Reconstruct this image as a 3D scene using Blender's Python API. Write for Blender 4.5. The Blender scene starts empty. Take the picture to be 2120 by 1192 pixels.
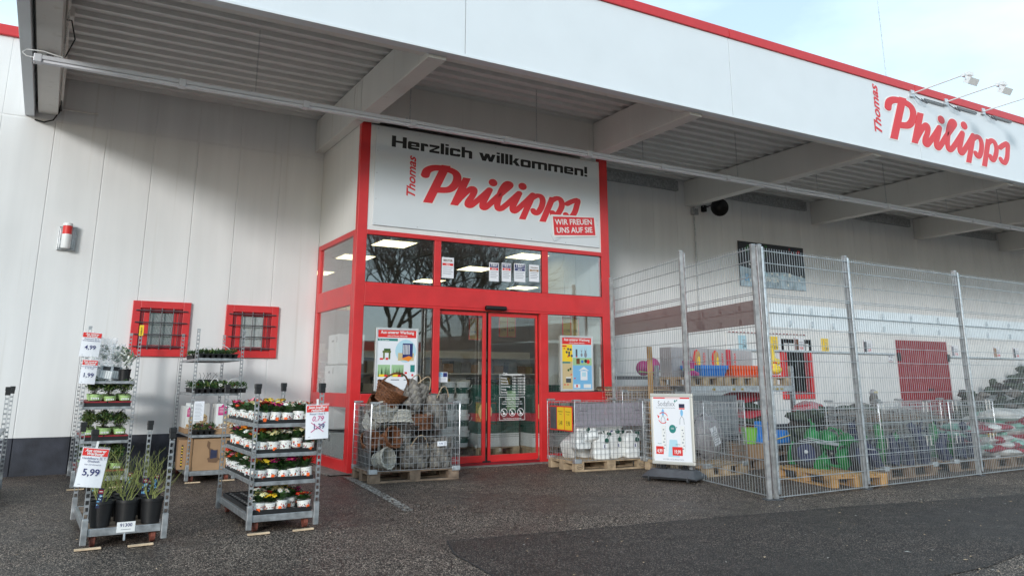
import bpy, bmesh, math, random
from math import sin, cos, pi, radians
from mathutils import Vector, Matrix, Euler
R = random.Random(7)
sc = bpy.context.scene
# ------------------------------------------------------------------ camera
cam = bpy.data.cameras.new('camera'); camo = bpy.data.objects.new('camera', cam)
sc.collection.objects.link(camo); sc.camera = camo
cam.sensor_width = 36; cam.lens = 1624.78 / 2120 * 36
cam.shift_x = (1060 - 1061.97) / 2120; cam.shift_y = (414.88 - 596) / 2120
cam.clip_start = 0.05; cam.clip_end = 2000
_y, _p = 0.5268, 0.2263
fw = Vector((sin(_y)*cos(_p), cos(_y)*cos(_p), sin(_p))); ri = Vector((cos(_y), -sin(_y), 0)); up = ri.cross(fw)
m = Matrix((ri, up, -fw)).transposed().to_4x4(); m.translation = (-3.7204, -12.8679, 1.2359)
camo.matrix_world = m
# ------------------------------------------------------------------ sky and sun
SUN = Vector((-.87, -1, .33)).normalized()
w = bpy.data.worlds.new('World'); sc.world = w; w.use_nodes = True
nt = w.node_tree; bg = nt.nodes['Background']
sky = nt.nodes.new('ShaderNodeTexSky'); sky.sky_type = 'NISHITA'; sky.sun_disc = False
sky.sun_elevation = radians(16); sky.sun_rotation = math.atan2(SUN.x, SUN.y)
sky.air_density = 1.0; sky.dust_density = .6; sky.ozone_density = 1.6
tc = nt.nodes.new('ShaderNodeTexCoord'); nz = nt.nodes.new('ShaderNodeTexNoise')
nz.inputs['Scale'].default_value = 2.2; nz.inputs['Detail'].default_value = 6; nz.inputs['Roughness'].default_value = .55
mp = nt.nodes.new('ShaderNodeMapping'); mp.inputs['Scale'].default_value = (1, 1, 2.5)
rp = nt.nodes.new('ShaderNodeValToRGB'); rp.color_ramp.elements[0].position = .34; rp.color_ramp.elements[1].position = .72
rp.color_ramp.elements[0].color = (.42,)*3+(1,); rp.color_ramp.elements[1].color = (.92,)*3+(1,)
mx = nt.nodes.new('ShaderNodeMixRGB'); mx.inputs[2].default_value = (6.0, 7.6, 8.4, 1)
nt.links.new(tc.outputs['Generated'], mp.inputs[0]); nt.links.new(mp.outputs[0], nz.inputs[0])
nt.links.new(nz.outputs[0], rp.inputs[0]); nt.links.new(rp.outputs[0], mx.inputs[0])
nt.links.new(sky.outputs[0], mx.inputs[1]); nt.links.new(mx.outputs[0], bg.inputs[0])
bg.inputs[1].default_value = 0.15
sl = bpy.data.lights.new('sun', 'SUN'); sl.energy = 1.45; sl.angle = radians(8.5); sl.color = (1, .99, .97)
so = bpy.data.objects.new('sun', sl); sc.collection.objects.link(so); so.rotation_euler = SUN.to_track_quat('Z', 'Y').to_euler()
sc.view_settings.view_transform = 'Standard'; sc.view_settings.look = 'None'; sc.view_settings.gamma = 1
sc.view_settings.exposure = 0.34
sc.render.resolution_x = 1024; sc.render.resolution_y = 575
try:
    sc.cycles.max_bounces = 8; sc.cycles.diffuse_bounces = 4; sc.cycles.transparent_max_bounces = 24; sc.cycles.sample_clamp_indirect = 6
except Exception: pass

# ------------------------------------------------------------------ materials
MATS = {}
def mat(name, col=(.5, .5, .5), rough=.6, metal=0., noise=0., nscale=8., bump=0., bscale=60., emit=0., spec=.5, rvar=0., coat=0.):
    if name in MATS: return MATS[name]
    m = bpy.data.materials.new(name); MATS[name] = m; m.use_nodes = True
    n = m.node_tree.nodes; l = m.node_tree.links; b = n['Principled BSDF']
    b.inputs['Base Color'].default_value = (*col, 1); b.inputs['Roughness'].default_value = rough
    b.inputs['Metallic'].default_value = metal; b.inputs['Specular IOR Level'].default_value = spec
    b.inputs['Coat Weight'].default_value = coat
    t = n.new('ShaderNodeTexCoord')
    if noise or rvar:
        a = n.new('ShaderNodeTexNoise'); a.inputs['Scale'].default_value = nscale; a.inputs['Detail'].default_value = 5
        l.new(t.outputs['Object'], a.inputs[0])
        if noise:
            r = n.new('ShaderNodeValToRGB'); r.color_ramp.elements[0].position = .3; r.color_ramp.elements[1].position = .7
            r.color_ramp.elements[0].color = (*[max(0, c*(1-noise)) for c in col], 1)
            r.color_ramp.elements[1].color = (*[min(1, c*(1+noise)) for c in col], 1)
            l.new(a.outputs[0], r.inputs[0]); l.new(r.outputs[0], b.inputs['Base Color'])
        if rvar:
            q = n.new('ShaderNodeMapRange'); q.inputs[3].default_value = rough-rvar; q.inputs[4].default_value = rough+rvar
            l.new(a.outputs[0], q.inputs[0]); l.new(q.outputs[0], b.inputs['Roughness'])
    if bump:
        a = n.new('ShaderNodeTexNoise'); a.inputs['Scale'].default_value = bscale; a.inputs['Detail'].default_value = 4
        u = n.new('ShaderNodeBump'); u.inputs['Strength'].default_value = bump; u.inputs['Distance'].default_value = .01
        l.new(t.outputs['Object'], a.inputs[0]); l.new(a.outputs[0], u.inputs['Height']); l.new(u.outputs[0], b.inputs['Normal'])
    if emit:
        b.inputs['Emission Color'].default_value = (*col, 1); b.inputs['Emission Strength'].default_value = emit
    return m
def glass_mat(name, tint=(.86, .9, .9), k=1.0, base=.06):
    m = bpy.data.materials.new(name); MATS[name] = m; m.use_nodes = True
    n = m.node_tree.nodes; l = m.node_tree.links; n.clear()
    o = n.new('ShaderNodeOutputMaterial'); t = n.new('ShaderNodeBsdfTransparent'); t.inputs[0].default_value = (*tint, 1)
    g = n.new('ShaderNodeBsdfGlossy'); g.inputs['Roughness'].default_value = .015; g.inputs[0].default_value = (1, 1, 1, 1)
    f0 = n.new('ShaderNodeLayerWeight'); f0.inputs[0].default_value = .5; f = n.new('ShaderNodeMath'); f.operation = 'POWER'; f.inputs[1].default_value = 3.5; l.new(f0.outputs['Facing'], f.inputs[0])
    a = n.new('ShaderNodeMath'); a.operation = 'MULTIPLY_ADD'; a.inputs[1].default_value = k; a.inputs[2].default_value = base; a.use_clamp = True
    x = n.new('ShaderNodeMixShader')
    l.new(f.outputs[0], a.inputs[0]); l.new(a.outputs[0], x.inputs[0]); l.new(t.outputs[0], x.inputs[1]); l.new(g.outputs[0], x.inputs[2]); l.new(x.outputs[0], o.inputs[0])
    return m
def sheet_mat(name, col, alpha):     # see-through plastic
    m = bpy.data.materials.new(name); MATS[name] = m; m.use_nodes = True
    n = m.node_tree.nodes; l = m.node_tree.links; b = n['Principled BSDF']
    b.inputs['Base Color'].default_value = (*col, 1); b.inputs['Roughness'].default_value = .3; b.inputs['Alpha'].default_value = alpha
    return m
def asphalt(name, base, dark, light, wet):
    m = bpy.data.materials.new(name); MATS[name] = m; m.use_nodes = True
    n = m.node_tree.nodes; l = m.node_tree.links; b = n['Principled BSDF']
    t = n.new('ShaderNodeTexCoord')
    v = n.new('ShaderNodeTexVoronoi'); v.inputs['Scale'].default_value = 150; l.new(t.outputs['Object'], v.inputs[0])
    sp = n.new('ShaderNodeSeparateColor'); l.new(v.outputs['Color'], sp.inputs[0])
    r = n.new('ShaderNodeValToRGB'); e = r.color_ramp.elements
    e[0].position = 0; e[0].color = (*dark, 1); e[1].position = .45; e[1].color = (*base, 1)
    x = e.new(.74); x.color = (*[c*1.7 for c in base], 1); x = e.new(.86); x.color = (*light, 1); x = e.new(.97); x.color = (*[min(1, c*1.8) for c in light], 1)
    l.new(sp.outputs[0], r.inputs[0])
    b.inputs['Specular IOR Level'].default_value = .30
    # large patches: damp and drier areas
    a = n.new('ShaderNodeTexNoise'); a.inputs['Scale'].default_value = .55; a.inputs['Detail'].default_value = 6; a.inputs['Roughness'].default_value = .6
    l.new(t.outputs['Object'], a.inputs[0])
    rr = n.new('ShaderNodeValToRGB'); rr.color_ramp.elements[0].position = .38; rr.color_ramp.elements[1].position = .62
    rr.color_ramp.elements[0].color = (.42, .40, .39, 1); rr.color_ramp.elements[1].color = (1.08, 1.02, .98, 1)
    a2 = n.new('ShaderNodeTexNoise'); a2.inputs['Scale'].default_value = 5; a2.inputs['Detail'].default_value = 8; l.new(t.outputs['Object'], a2.inputs[0])
    am = n.new('ShaderNodeMath'); am.operation = 'MULTIPLY_ADD'; am.inputs[1].default_value = .35; l.new(a2.outputs[0], am.inputs[0])
    as_ = n.new('ShaderNodeMath'); as_.operation = 'MULTIPLY'; as_.inputs[1].default_value = .65; l.new(a.outputs[0], as_.inputs[0]); l.new(as_.outputs[0], am.inputs[2]); l.new(am.outputs[0], rr.inputs[0])
    mm = n.new('ShaderNodeMixRGB'); mm.blend_type = 'MULTIPLY'; mm.inputs[0].default_value = 1
    l.new(r.outputs[0], mm.inputs[1]); l.new(rr.outputs[0], mm.inputs[2]); l.new(mm.outputs[0], b.inputs['Base Color'])
    q = n.new('ShaderNodeMapRange'); q.inputs[1].default_value = .35; q.inputs[2].default_value = .65; q.inputs[3].default_value = wet; q.inputs[4].default_value = wet+.3
    l.new(a.outputs[0], q.inputs[0]); l.new(q.outputs[0], b.inputs['Roughness'])
    u = n.new('ShaderNodeBump'); u.inputs['Strength'].default_value = .75; u.inputs['Distance'].default_value = .008
    fine = n.new('ShaderNodeTexNoise'); fine.inputs['Scale'].default_value = 110; fine.inputs['Detail'].default_value = 3; l.new(t.outputs['Object'], fine.inputs[0])
    ad = n.new('ShaderNodeMath'); ad.operation = 'SUBTRACT'; l.new(fine.outputs[0], ad.inputs[0]); l.new(v.outputs['Distance'], ad.inputs[1])
    l.new(ad.outputs[0], u.inputs['Height']); l.new(u.outputs[0], b.inputs['Normal'])
    return m
def wall_mat(name, col, amt=.10):
    m = bpy.data.materials.new(name); MATS[name] = m; m.use_nodes = True
    n = m.node_tree.nodes; l = m.node_tree.links; b = n['Principled BSDF']; b.inputs['Roughness'].default_value = .75
    t = n.new('ShaderNodeTexCoord')
    def nz(s, d, vec=None):
        a = n.new('ShaderNodeTexNoise'); a.inputs['Scale'].default_value = s; a.inputs['Detail'].default_value = d
        l.new(vec or t.outputs['Object'], a.inputs[0]); return a
    mp = n.new('ShaderNodeMapping'); mp.inputs['Scale'].default_value = (3.5, 3.5, .35); l.new(t.outputs['Object'], mp.inputs[0])
    a = nz(1, 5, mp.outputs[0]); c2 = nz(.5, 3)
    ad = n.new('ShaderNodeMath'); ad.operation = 'ADD'; l.new(a.outputs[0], ad.inputs[0]); l.new(c2.outputs[0], ad.inputs[1])
    r = n.new('ShaderNodeValToRGB'); r.color_ramp.elements[0].position = .35; r.color_ramp.elements[1].position = .65
    hf = n.new('ShaderNodeMath'); hf.operation = 'MULTIPLY'; hf.inputs[1].default_value = .5; l.new(ad.outputs[0], hf.inputs[0])
    r.color_ramp.elements[0].color = (*[c*(1-amt) for c in col], 1); r.color_ramp.elements[1].color = (*[min(1, c*(1+amt*.5)) for c in col], 1)
    l.new(hf.outputs[0], r.inputs[0]); l.new(r.outputs[0], b.inputs['Base Color'])
    m3 = n.new('ShaderNodeMapping'); m3.inputs['Scale'].default_value = (9, 9, .25); l.new(t.outputs['Object'], m3.inputs[0])
    st = nz(1, 6, m3.outputs[0]); sr = n.new('ShaderNodeValToRGB'); sr.color_ramp.elements[0].position = .62; sr.color_ramp.elements[1].position = .80
    sr.color_ramp.elements[0].color = (1, 1, 1, 1); sr.color_ramp.elements[1].color = (.84, .82, .78, 1); l.new(st.outputs[0], sr.inputs[0])
    mu2 = n.new('ShaderNodeMixRGB'); mu2.blend_type = 'MULTIPLY'; mu2.inputs[0].default_value = 1; l.new(r.outputs[0], mu2.inputs[1]); l.new(sr.outputs[0], mu2.inputs[2]); l.new(mu2.outputs[0], b.inputs['Base Color'])
    # little pits and a roughcast skin
    v = n.new('ShaderNodeTexVoronoi'); v.inputs['Scale'].default_value = 9; l.new(t.outputs['Object'], v.inputs[0])
    pit = n.new('ShaderNodeMapRange'); pit.inputs[1].default_value = 0; pit.inputs[2].default_value = .07; l.new(v.outputs['Distance'], pit.inputs[0])
    f = nz(45, 4); mu = n.new('ShaderNodeMath'); mu.operation = 'MULTIPLY_ADD'; mu.inputs[1].default_value = .5; l.new(f.outputs[0], mu.inputs[0]); l.new(pit.outputs[0], mu.inputs[2])
    u = n.new('ShaderNodeBump'); u.inputs['Strength'].default_value = .35; u.inputs['Distance'].default_value = .006
    l.new(mu.outputs[0], u.inputs['Height']); l.new(u.outputs[0], b.inputs['Normal'])
    return m
M = dict(
 wall=wall_mat('painted_concrete', (.78, .78, .775)), wall2=wall_mat('painted_soffit', (.74, .72, .68), .05),
 plinth=mat('plinth_paint', (.034, .037, .050), .6, noise=.45, nscale=4, bump=.3),
 fascia=mat('fascia_panel', (.70, .74, .77), .45, noise=.02, nscale=2), trim=mat('red_trim', (.58, .03, .035), .4, noise=.06),
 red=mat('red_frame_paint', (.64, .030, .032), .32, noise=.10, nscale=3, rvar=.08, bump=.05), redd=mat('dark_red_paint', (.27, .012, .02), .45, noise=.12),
 deck=mat('deck_steel', (.70, .69, .67), .5, noise=.06, nscale=3), galv=mat('galvanised', (.62, .64, .66), .38, .75, noise=.25, nscale=18, rvar=.12),
 galvt=mat('trolley_galvanised', (.40, .41, .42), .42, .7, noise=.3, nscale=16, rvar=.12), wire=mat('fence_wire', (.46, .49, .51), .4, .5, noise=.2, nscale=10), postd=mat('weathered_post', (.36, .36, .36), .6, .4, noise=.3, nscale=12), galvd=mat('worn_galvanised', (.42, .43, .44), .45, .7, noise=.3, nscale=25, rvar=.1), chrome=mat('chrome_wire', (.70, .71, .73), .28, .9, noise=.15, nscale=20),
 black=mat('black_plastic', (.012, .012, .013), .45, noise=.2), rubber=mat('dark_rubber', (.03, .03, .032), .7, noise=.2), dgrey=mat('grey_plastic', (.075, .08, .09), .5, noise=.2, nscale=12, bump=.1),
 white=mat('white_plastic', (.80, .80, .79), .4, noise=.04), offw=mat('milky_plastic', (.82, .83, .82), .35, noise=.04, nscale=12),
 paper=mat('paper', (.80, .81, .85), .5), ink=mat('ink_black', (.012, .012, .014), .5), inkb=mat('ink_blue', (.02, .025, .14), .5), hred=mat('print_red', (.72, .03, .025), .45),
 logo=mat('logo_red', (.70, .028, .035), .35), wood=mat('pallet_wood', (.42, .31, .20), .8, noise=.35, nscale=9, bump=.4, bscale=40), oldw=mat('weathered_wood', (.24, .17, .12), .85, noise=.4, nscale=9, bump=.5, bscale=40),
 lath=mat('pale_lath', (.60, .45, .30), .8, noise=.2, nscale=20), plank=mat('golden_plank', (.50, .28, .10), .75, noise=.25, nscale=6),
 rust=mat('rusty_caster', (.20, .06, .04), .7, noise=.4, nscale=30), leaf=mat('leaf_green', (.045, .11, .025), .5, noise=.5, nscale=22), leafd=mat('leaf_dark', (.022, .055, .018), .5, noise=.5, nscale=18),
 leaf2=mat('leaf_olive', (.13, .17, .04), .6, noise=.4, nscale=25), leafg=mat('leaf_silver', (.45, .50, .44), .7, noise=.2, nscale=15), twig=mat('twig_olive', (.24, .26, .075), .7, noise=.45, nscale=12), soil=mat('soil', (.03, .022, .016), .95, noise=.4, nscale=40, bump=.6),
 pot=mat('white_pot', (.78, .78, .75), .4, noise=.03), lblg=mat('green_pot_label', (.38, .56, .22), .5, noise=.2, nscale=30), orange=mat('orange_sticker', (.95, .14, .02), .5), magenta=mat('magenta_petal', (.55, .02, .19), .5, noise=.2, nscale=60),
 pink=mat('pink_petal', (.75, .20, .35), .5, noise=.15, nscale=60), yellow=mat('yellow_petal', (.85, .62, .05), .5, noise=.1, nscale=60), cream=mat('cream_petal', (.85, .80, .45), .5), wpet=mat('white_petal', (.85, .86, .80), .5), redp=mat('red_petal', (.60, .02, .015), .5, noise=.2, nscale=50), orp=mat('orange_petal', (.85, .25, .02), .5), bluep=mat('blue_petal', (.04, .04, .4), .5), core=mat('flower_eye', (.8, .45, .02), .6),
 card=mat('cardboard', (.36, .22, .12), .8, noise=.08, nscale=5, bump=.1), cardd=mat('cardboard_dark', (.16, .09, .05), .8), greybox=mat('grey_carton', (.42, .40, .41), .6, noise=.1, nscale=5), whitebox=mat('white_carton', (.72, .73, .72), .6, noise=.03, nscale=3), yel=mat('yellow_card', (.90, .62, .03), .5), dkyel=mat('old_yellow_card', (.42, .30, .06), .5),
 wick=mat('brown_wicker', (.15, .055, .02), .6, noise=.6, nscale=40), wickw=mat('white_wicker', (.46, .44, .39), .65, noise=.3, nscale=35), wickd=mat('dark_wicker', (.055, .045, .04), .7, noise=.4, nscale=35), chip=mat('grey_chipwood', (.20, .185, .17), .75, noise=.3, nscale=14, bump=.3, bscale=50), chipd=mat('dark_chipwood', (.105, .095, .085), .8, noise=.3, nscale=14), chipl=mat('pale_chipwood', (.27, .245, .21), .8, noise=.3, nscale=14), rope=mat('rope', (.42, .31, .20), .85, noise=.3, nscale=60),
 green=mat('green_plastic', (.012, .20, .05), .35, noise=.2), lgreen=mat('lime_plastic', (.25, .62, .08), .4), dgreen=mat('dark_green_print', (.015, .09, .065), .45, noise=.1, nscale=4), blue=mat('blue_plastic', (.02, .20, .62), .35, noise=.06), otub=mat('orange_plastic', (.80, .10, .015), .35, noise=.06), tin=mat('zinc', (.35, .38, .40), .5, .6, noise=.2), nred=mat('display_red', (.55, .04, .06), .5),
 aban=mat('banner_dark', (.010, .009, .012), .4), ice=mat('banner_ice', (.40, .52, .60), .5, noise=.4, nscale=6), bgrn=mat('banner_green', (.02, .12, .02), .5), gpink=mat('pink_plastic', (.50, .03, .22), .45, noise=.1), lamp=mat('ceiling_lamp', (1, .86, .52), .5, emit=3.0),
 inwall=mat('interior_wall', (.5, .51, .52), .8, noise=.05), floor_in=mat('interior_floor', (.16, .16, .17), .35, noise=.15, nscale=2), bark=mat('bark', (.045, .036, .028), .9, noise=.4, nscale=10, bump=.5), whit=mat('road_paint', (.36, .35, .33), .8, noise=.45, nscale=16, bump=.4), conc=mat('concrete_strip', (.20, .185, .17), .85, noise=.3, nscale=12, bump=.5),
 net=mat('dark_green_net', (.055, .075, .05), .9, noise=.6, nscale=20, bump=.6), bagw=mat('white_sack', (.60, .60, .58), .45, noise=.3, nscale=7), bagr=mat('red_sack', (.30, .03, .05), .45, noise=.3, nscale=7), bagg=mat('mint_sack', (.25, .50, .42), .45, noise=.3, nscale=7), navy=mat('navy_fabric', (.03, .035, .08), .8, noise=.3), tblue=mat('poster_blue', (.20, .48, .75), .5), tgrn=mat('poster_green', (.35, .55, .30), .5), tsand=mat('poster_sand', (.62, .48, .26), .5), tteal=mat('poster_teal', (.02, .22, .20), .5), tsky=mat('poster_sky', (.45, .68, .78), .5), sand=mat('frame_silver', (.72, .72, .72), .35, .5), beige=mat('stand_frame', (.62, .60, .55), .35, .3), lamppost=mat('light_rail_aluminium', (.60, .60, .63), .4, .2), tube=sheet_mat('tube_cover', (.8, .8, .85), .9),
 glassw=glass_mat('barred_window_glass', (.6, .65, .65), 1.0, .06), glass=glass_mat('window_glass', (.88, .91, .91), 1.0, .13), glassd=glass_mat('door_glass', (.92, .94, .94), .9, .085), film=sheet_mat('clear_film', (.8, .82, .86), .28), band=sheet_mat('milky_sheet', (.82, .86, .88), .93), bandd=sheet_mat('brown_sheet', (.20, .13, .12), .62), vis=sheet_mat('grey_vinyl', (.36, .33, .38), .6), foil=sheet_mat('shiny_foil', (.55, .52, .55), .6), cantape=mat('ink_grey', (.25, .26, .30), .5), farwall=mat('far_building', (.42, .44, .46), .6, noise=.05), hedge=mat('hedge', (.03, .045, .02), .9, noise=.5, nscale=6),
 asp=asphalt('asphalt', (.036, .028, .025), (.007, .005, .005), (.44, .37, .31), .34), asp2=asphalt('asphalt_patch', (.029, .024, .023), (.008, .006, .006), (.18, .15, .13), .38), bars=mat('window_bar_steel', (.10, .10, .11), .45, .3, noise=.2),
)
# ------------------------------------------------------------------ mesh building
class MB:
    def __init__(s): s.v = []; s.f = []; s.mi = []; s.mats = []; s.sm = []
    def mid(s, m):
        if isinstance(m, str): m = M[m]
        if m not in s.mats: s.mats.append(m)
        return s.mats.index(m)
    def add(s, vs, fs, m, T=None, smooth=False):
        b = len(s.v); k = s.mid(m)
        s.v += [tuple(T @ Vector(p)) for p in vs] if T else [tuple(p) for p in vs]
        s.f += [tuple(b+i for i in f) for f in fs]; s.mi += [k]*len(fs); s.sm += [smooth]*len(fs); return s
    def box(s, x0, x1, y0, y1, z0, z1, m, T=None):
        vs = [(x, y, z) for x in (x0, x1) for y in (y0, y1) for z in (z0, z1)]
        return s.add(vs, [(0, 1, 3, 2), (4, 6, 7, 5), (0, 4, 5, 1), (2, 3, 7, 6), (0, 2, 6, 4), (1, 5, 7, 3)], m, T)
    def quad(s, a, b, c, d, m, T=None): return s.add([a, b, c, d], [(0, 1, 2, 3)], m, T)
    def tube(s, pts, r, m, n=5, T=None, closed=False, smooth=True, flat=None):
        pts = [Vector(p) for p in pts]; N = len(pts); rs = r if isinstance(r, (list, tuple)) else [r]*N
        vs = []; ref = None
        for i, p in enumerate(pts):
            a = pts[(i-1) % N] if (closed or i > 0) else p; b = pts[(i+1) % N] if (closed or i < N-1) else p
            t = (b-a); t = t.normalized() if t.length > 1e-9 else Vector((0, 0, 1))
            if ref is None: ref = Vector((0, 0, 1)) if abs(t.z) < .9 else Vector((1, 0, 0))
            u = (ref - t*ref.dot(t)); u = u.normalized() if u.length > 1e-6 else t.orthogonal().normalized(); ref = u
            w_ = t.cross(u)
            for k in range(n):
                an = 2*pi*(k+.5)/n; vs.append(p+(u*cos(an)+w_*sin(an))*rs[i])
        fs = []
        for i in range(N if closed else N-1):
            j = (i+1) % N
            for k in range(n): fs.append((i*n+k, i*n+(k+1) % n, j*n+(k+1) % n, j*n+k))
        if not closed: fs += [tuple(range(n-1, -1, -1)), tuple((N-1)*n+k for k in range(n))]
        return s.add(vs, fs, m, T, smooth and n > 4)
    def lathe(s, prof, m, n=20, T=None, c=(0, 0, 0), sx=1, sy=1, smooth=True, cap=True):
        vs = [(c[0]+r*cos(2*pi*k/n)*sx, c[1]+r*sin(2*pi*k/n)*sy, c[2]+z) for r, z in prof for k in range(n)]
        fs = [(i*n+k, i*n+(k+1) % n, (i+1)*n+(k+1) % n, (i+1)*n+k) for i in range(len(prof)-1) for k in range(n)]
        if cap: fs += [tuple(range(n-1, -1, -1)), tuple((len(prof)-1)*n+k for k in range(n))]
        return s.add(vs, fs, m, T, smooth)
    def prism(s, poly, y0, y1, m, T=None):      # poly in x,z
        n = len(poly); vs = [(x, y0, z) for x, z in poly]+[(x, y1, z) for x, z in poly]
        fs = [tuple(range(n)), tuple(range(2*n-1, n-1, -1))]+[(i, i+n, (i+1) % n+n, (i+1) % n) for i in range(n)]
        return s.add(vs, fs, m, T)
    def ell(s, c, r, m, n=12, k=8, T=None, jit=0):
        vs = []; fs = []
        for i in range(k+1):
            th = pi*i/k
            for j in range(n):
                ph = 2*pi*j/n; q = 1+(R.uniform(-jit, jit) if jit else 0)
                vs.append((c[0]+r[0]*sin(th)*cos(ph)*q, c[1]+r[1]*sin(th)*sin(ph)*q, c[2]+r[2]*cos(th)*q))
        for i in range(k):
            for j in range(n): fs.append((i*n+j, (i+1)*n+j, (i+1)*n+(j+1) % n, i*n+(j+1) % n))
        return s.add(vs, fs, m, T, True)
    def build(s, name, parent=None, bevel=0, loc=None, rot=None, sharp=35):
        me = bpy.data.meshes.new(name); me.from_pydata(s.v, [], s.f)
        for q in s.mats: me.materials.append(q)
        me.polygons.foreach_set('material_index', s.mi); me.polygons.foreach_set('use_smooth', s.sm); me.update()
        bm = bmesh.new(); bm.from_mesh(me); bmesh.ops.recalc_face_normals(bm, faces=bm.faces); bm.to_mesh(me); bm.free()
        if any(s.sm): me.set_sharp_from_angle(angle=radians(sharp))
        o = bpy.data.objects.new(name, me); sc.collection.objects.link(o)
        if parent: o.parent = parent
        if loc: o.location = loc
        if rot is not None: o.rotation_euler = rot if isinstance(rot, (tuple, list, Euler)) else (0, 0, rot)
        if bevel:
            b = o.modifiers.new('bevel', 'BEVEL'); b.width = bevel; b.segments = 2; b.limit_method = 'ANGLE'
        return o
def tag(o, label, cat, group=None, kind=None):
    if kind: o['kind'] = kind
    if label: o['label'] = label
    if cat: o['category'] = cat
    if group: o['group'] = group
    return o
def thing(name, label, cat, loc=(0, 0, 0), rz=0, group=None, rot=None):
    o = bpy.data.objects.new(name, None); sc.collection.objects.link(o); o.location = loc
    o.rotation_euler = rot if rot else (0, 0, rz); o.empty_display_size = .1
    return tag(o, label, cat, group)
def dup(root, loc=None, rz=None, label=None, group=None, skip=()):
    r = root.copy(); sc.collection.objects.link(r)
    if loc is not None: r.location = loc
    if rz is not None: r.rotation_euler = rz if isinstance(rz, tuple) else (0, 0, rz)
    if label: r['label'] = label
    if group: r['group'] = group
    def kids(a, b):
        for ch in list(a.children):
            c = ch.copy(); sc.collection.objects.link(c); c.parent = b; kids(ch, c)
    kids(root, r); return r
def TR(x=0, y=0, z=0, rx=0, ry=0, rz=0, s=1): return Matrix.Translation((x, y, z)) @ Euler((rx, ry, rz)).to_matrix().to_4x4() @ Matrix.Scale(s, 4)
# text: a mesh lying in x,z (facing -y), joined into an MB
_tc = {}
def text(mb, body, x, z, size, m, y=0, sx=1., bold=0., shear=0., rot=0., align='CENTER', T=None, depth=.0006):
    key = (body, bold, shear, align)
    if key not in _tc:
        cu = bpy.data.curves.new('t', 'FONT'); cu.body = body; cu.size = 1; cu.align_x = align; cu.offset = bold; cu.shear = shear; cu.extrude = 0.0; cu.resolution_u = 3
        o = bpy.data.objects.new('t', cu); sc.collection.objects.link(o)
        dg = bpy.context.evaluated_depsgraph_get(); me = bpy.data.meshes.new_from_object(o.evaluated_get(dg))
        _tc[key] = ([tuple(v.co) for v in me.vertices], [tuple(p.vertices) for p in me.polygons])
        bpy.data.objects.remove(o); bpy.data.curves.remove(cu); bpy.data.meshes.remove(me)
    vs, fs = _tc[key]; c, s_ = cos(rot), sin(rot)
    out = []
    for (a, b, _) in vs:
        a *= size*sx; b *= size; out.append((x+a*c-b*s_, y-depth, z+a*s_+b*c))
    mb.add(out, fs, m, T)
def rect(mb, x0, x1, z0, z1, y, m, T=None): mb.add([(x0, y, z0), (x1, y, z0), (x1, y, z1), (x0, y, z1)], [(0, 1, 2, 3)], m, T)
def disc(mb, x, z, r, y, m, n=20, T=None, rz=None): mb.add([(x+r*cos(2*pi*k/n), y, z+(rz or r)*sin(2*pi*k/n)) for k in range(n)], [tuple(range(n))], m, T)
def ring(mb, x, z, r0, r1, y, m, n=24, T=None, sz=1):
    mb.add([(x+r*cos(2*pi*k/n), y, z+sz*r*sin(2*pi*k/n)) for r in (r0, r1) for k in range(n)], [(k, (k+1) % n, n+(k+1) % n, n+k) for k in range(n)], m, T)

# ================================================================== GROUND
g = MB(); g.add([(-300, -300, 0), (300, -300, 0), (300, 300, 0), (-300, 300, 0)], [(0, 1, 2, 3)], 'asp')
tag(g.build('ground'), None, None, kind='structure')
g = MB(); g.add([(-.82, -6.84, .004), (.2, -6.96, .004), (1.17, -7.03, .004), (3.6, -7.32, .004), (6.0, -7.74, .004), (13, -8.9, .004), (13, -11.5, .004), (6.0, -9.7, .004), (3.4, -9.25, .004), (2.0, -9.5, .004), (-1.25, -9.5, .004), (-1.05, -8.0, .004), (-.98, -7.3, .004)], [tuple(range(12, -1, -1))], 'asp2')
tag(g.build('asphalt_patch'), None, None, kind='structure')
g = MB(); TP = [(6.0, -7.74), (3.6, -7.32), (1.17, -7.03), (.2, -6.96), (-.82, -6.84), (-.98, -7.3), (-1.05, -8.0), (-1.14, -8.74)]
for i in range(len(TP)-1):
    (a, b), (c, d) = TP[i], TP[i+1]; dd = Vector((c-a, d-b, 0)).normalized(); nn = Vector((dd.y, -dd.x, 0))*.006
    g.quad((a+nn.x, b+nn.y, .0055), (c+nn.x, d+nn.y, .0055), (c-nn.x, d-nn.y, .0055), (a-nn.x, b-nn.y, .0055), 'rubber')
tag(g.build('tar_seam'), None, None, kind='structure')
g = MB(); P = [(-.12, -2.3), (-.2, -3.1), (-.31, -4.0), (-.42, -4.8), (-.5, -5.3)]
for i in range(4):
    (a, b), (c, d) = P[i], P[i+1]
    for k in range(26):
        for h in range(5):
            if R.random() < .10+.12*i: continue
            u, v = k/26, (k+1.02)/26; x0 = -.05+.022*h+R.uniform(-.004, .004); x1 = x0+R.uniform(.016, .0215)
            g.add([(a+(c-a)*u+x0, b+(d-b)*u, .005), (a+(c-a)*u+x1, b+(d-b)*u+R.uniform(-.01, .01), .005), (a+(c-a)*v+x1, b+(d-b)*v, .005), (a+(c-a)*v+x0, b+(d-b)*v+R.uniform(-.01, .01), .005)], [(0, 1, 2, 3)], 'whit')
tag(g.build('parking_line'), None, None, kind='structure')
g = MB(); g.box(-.28, -.0, -2.1, -.0, -.05, .012, 'conc'); g.box(-.28, 4.9, -2.1, -1.98, -.05, .013, 'conc')
tag(g.build('kerb_strip'), None, None, kind='structure')
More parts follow.
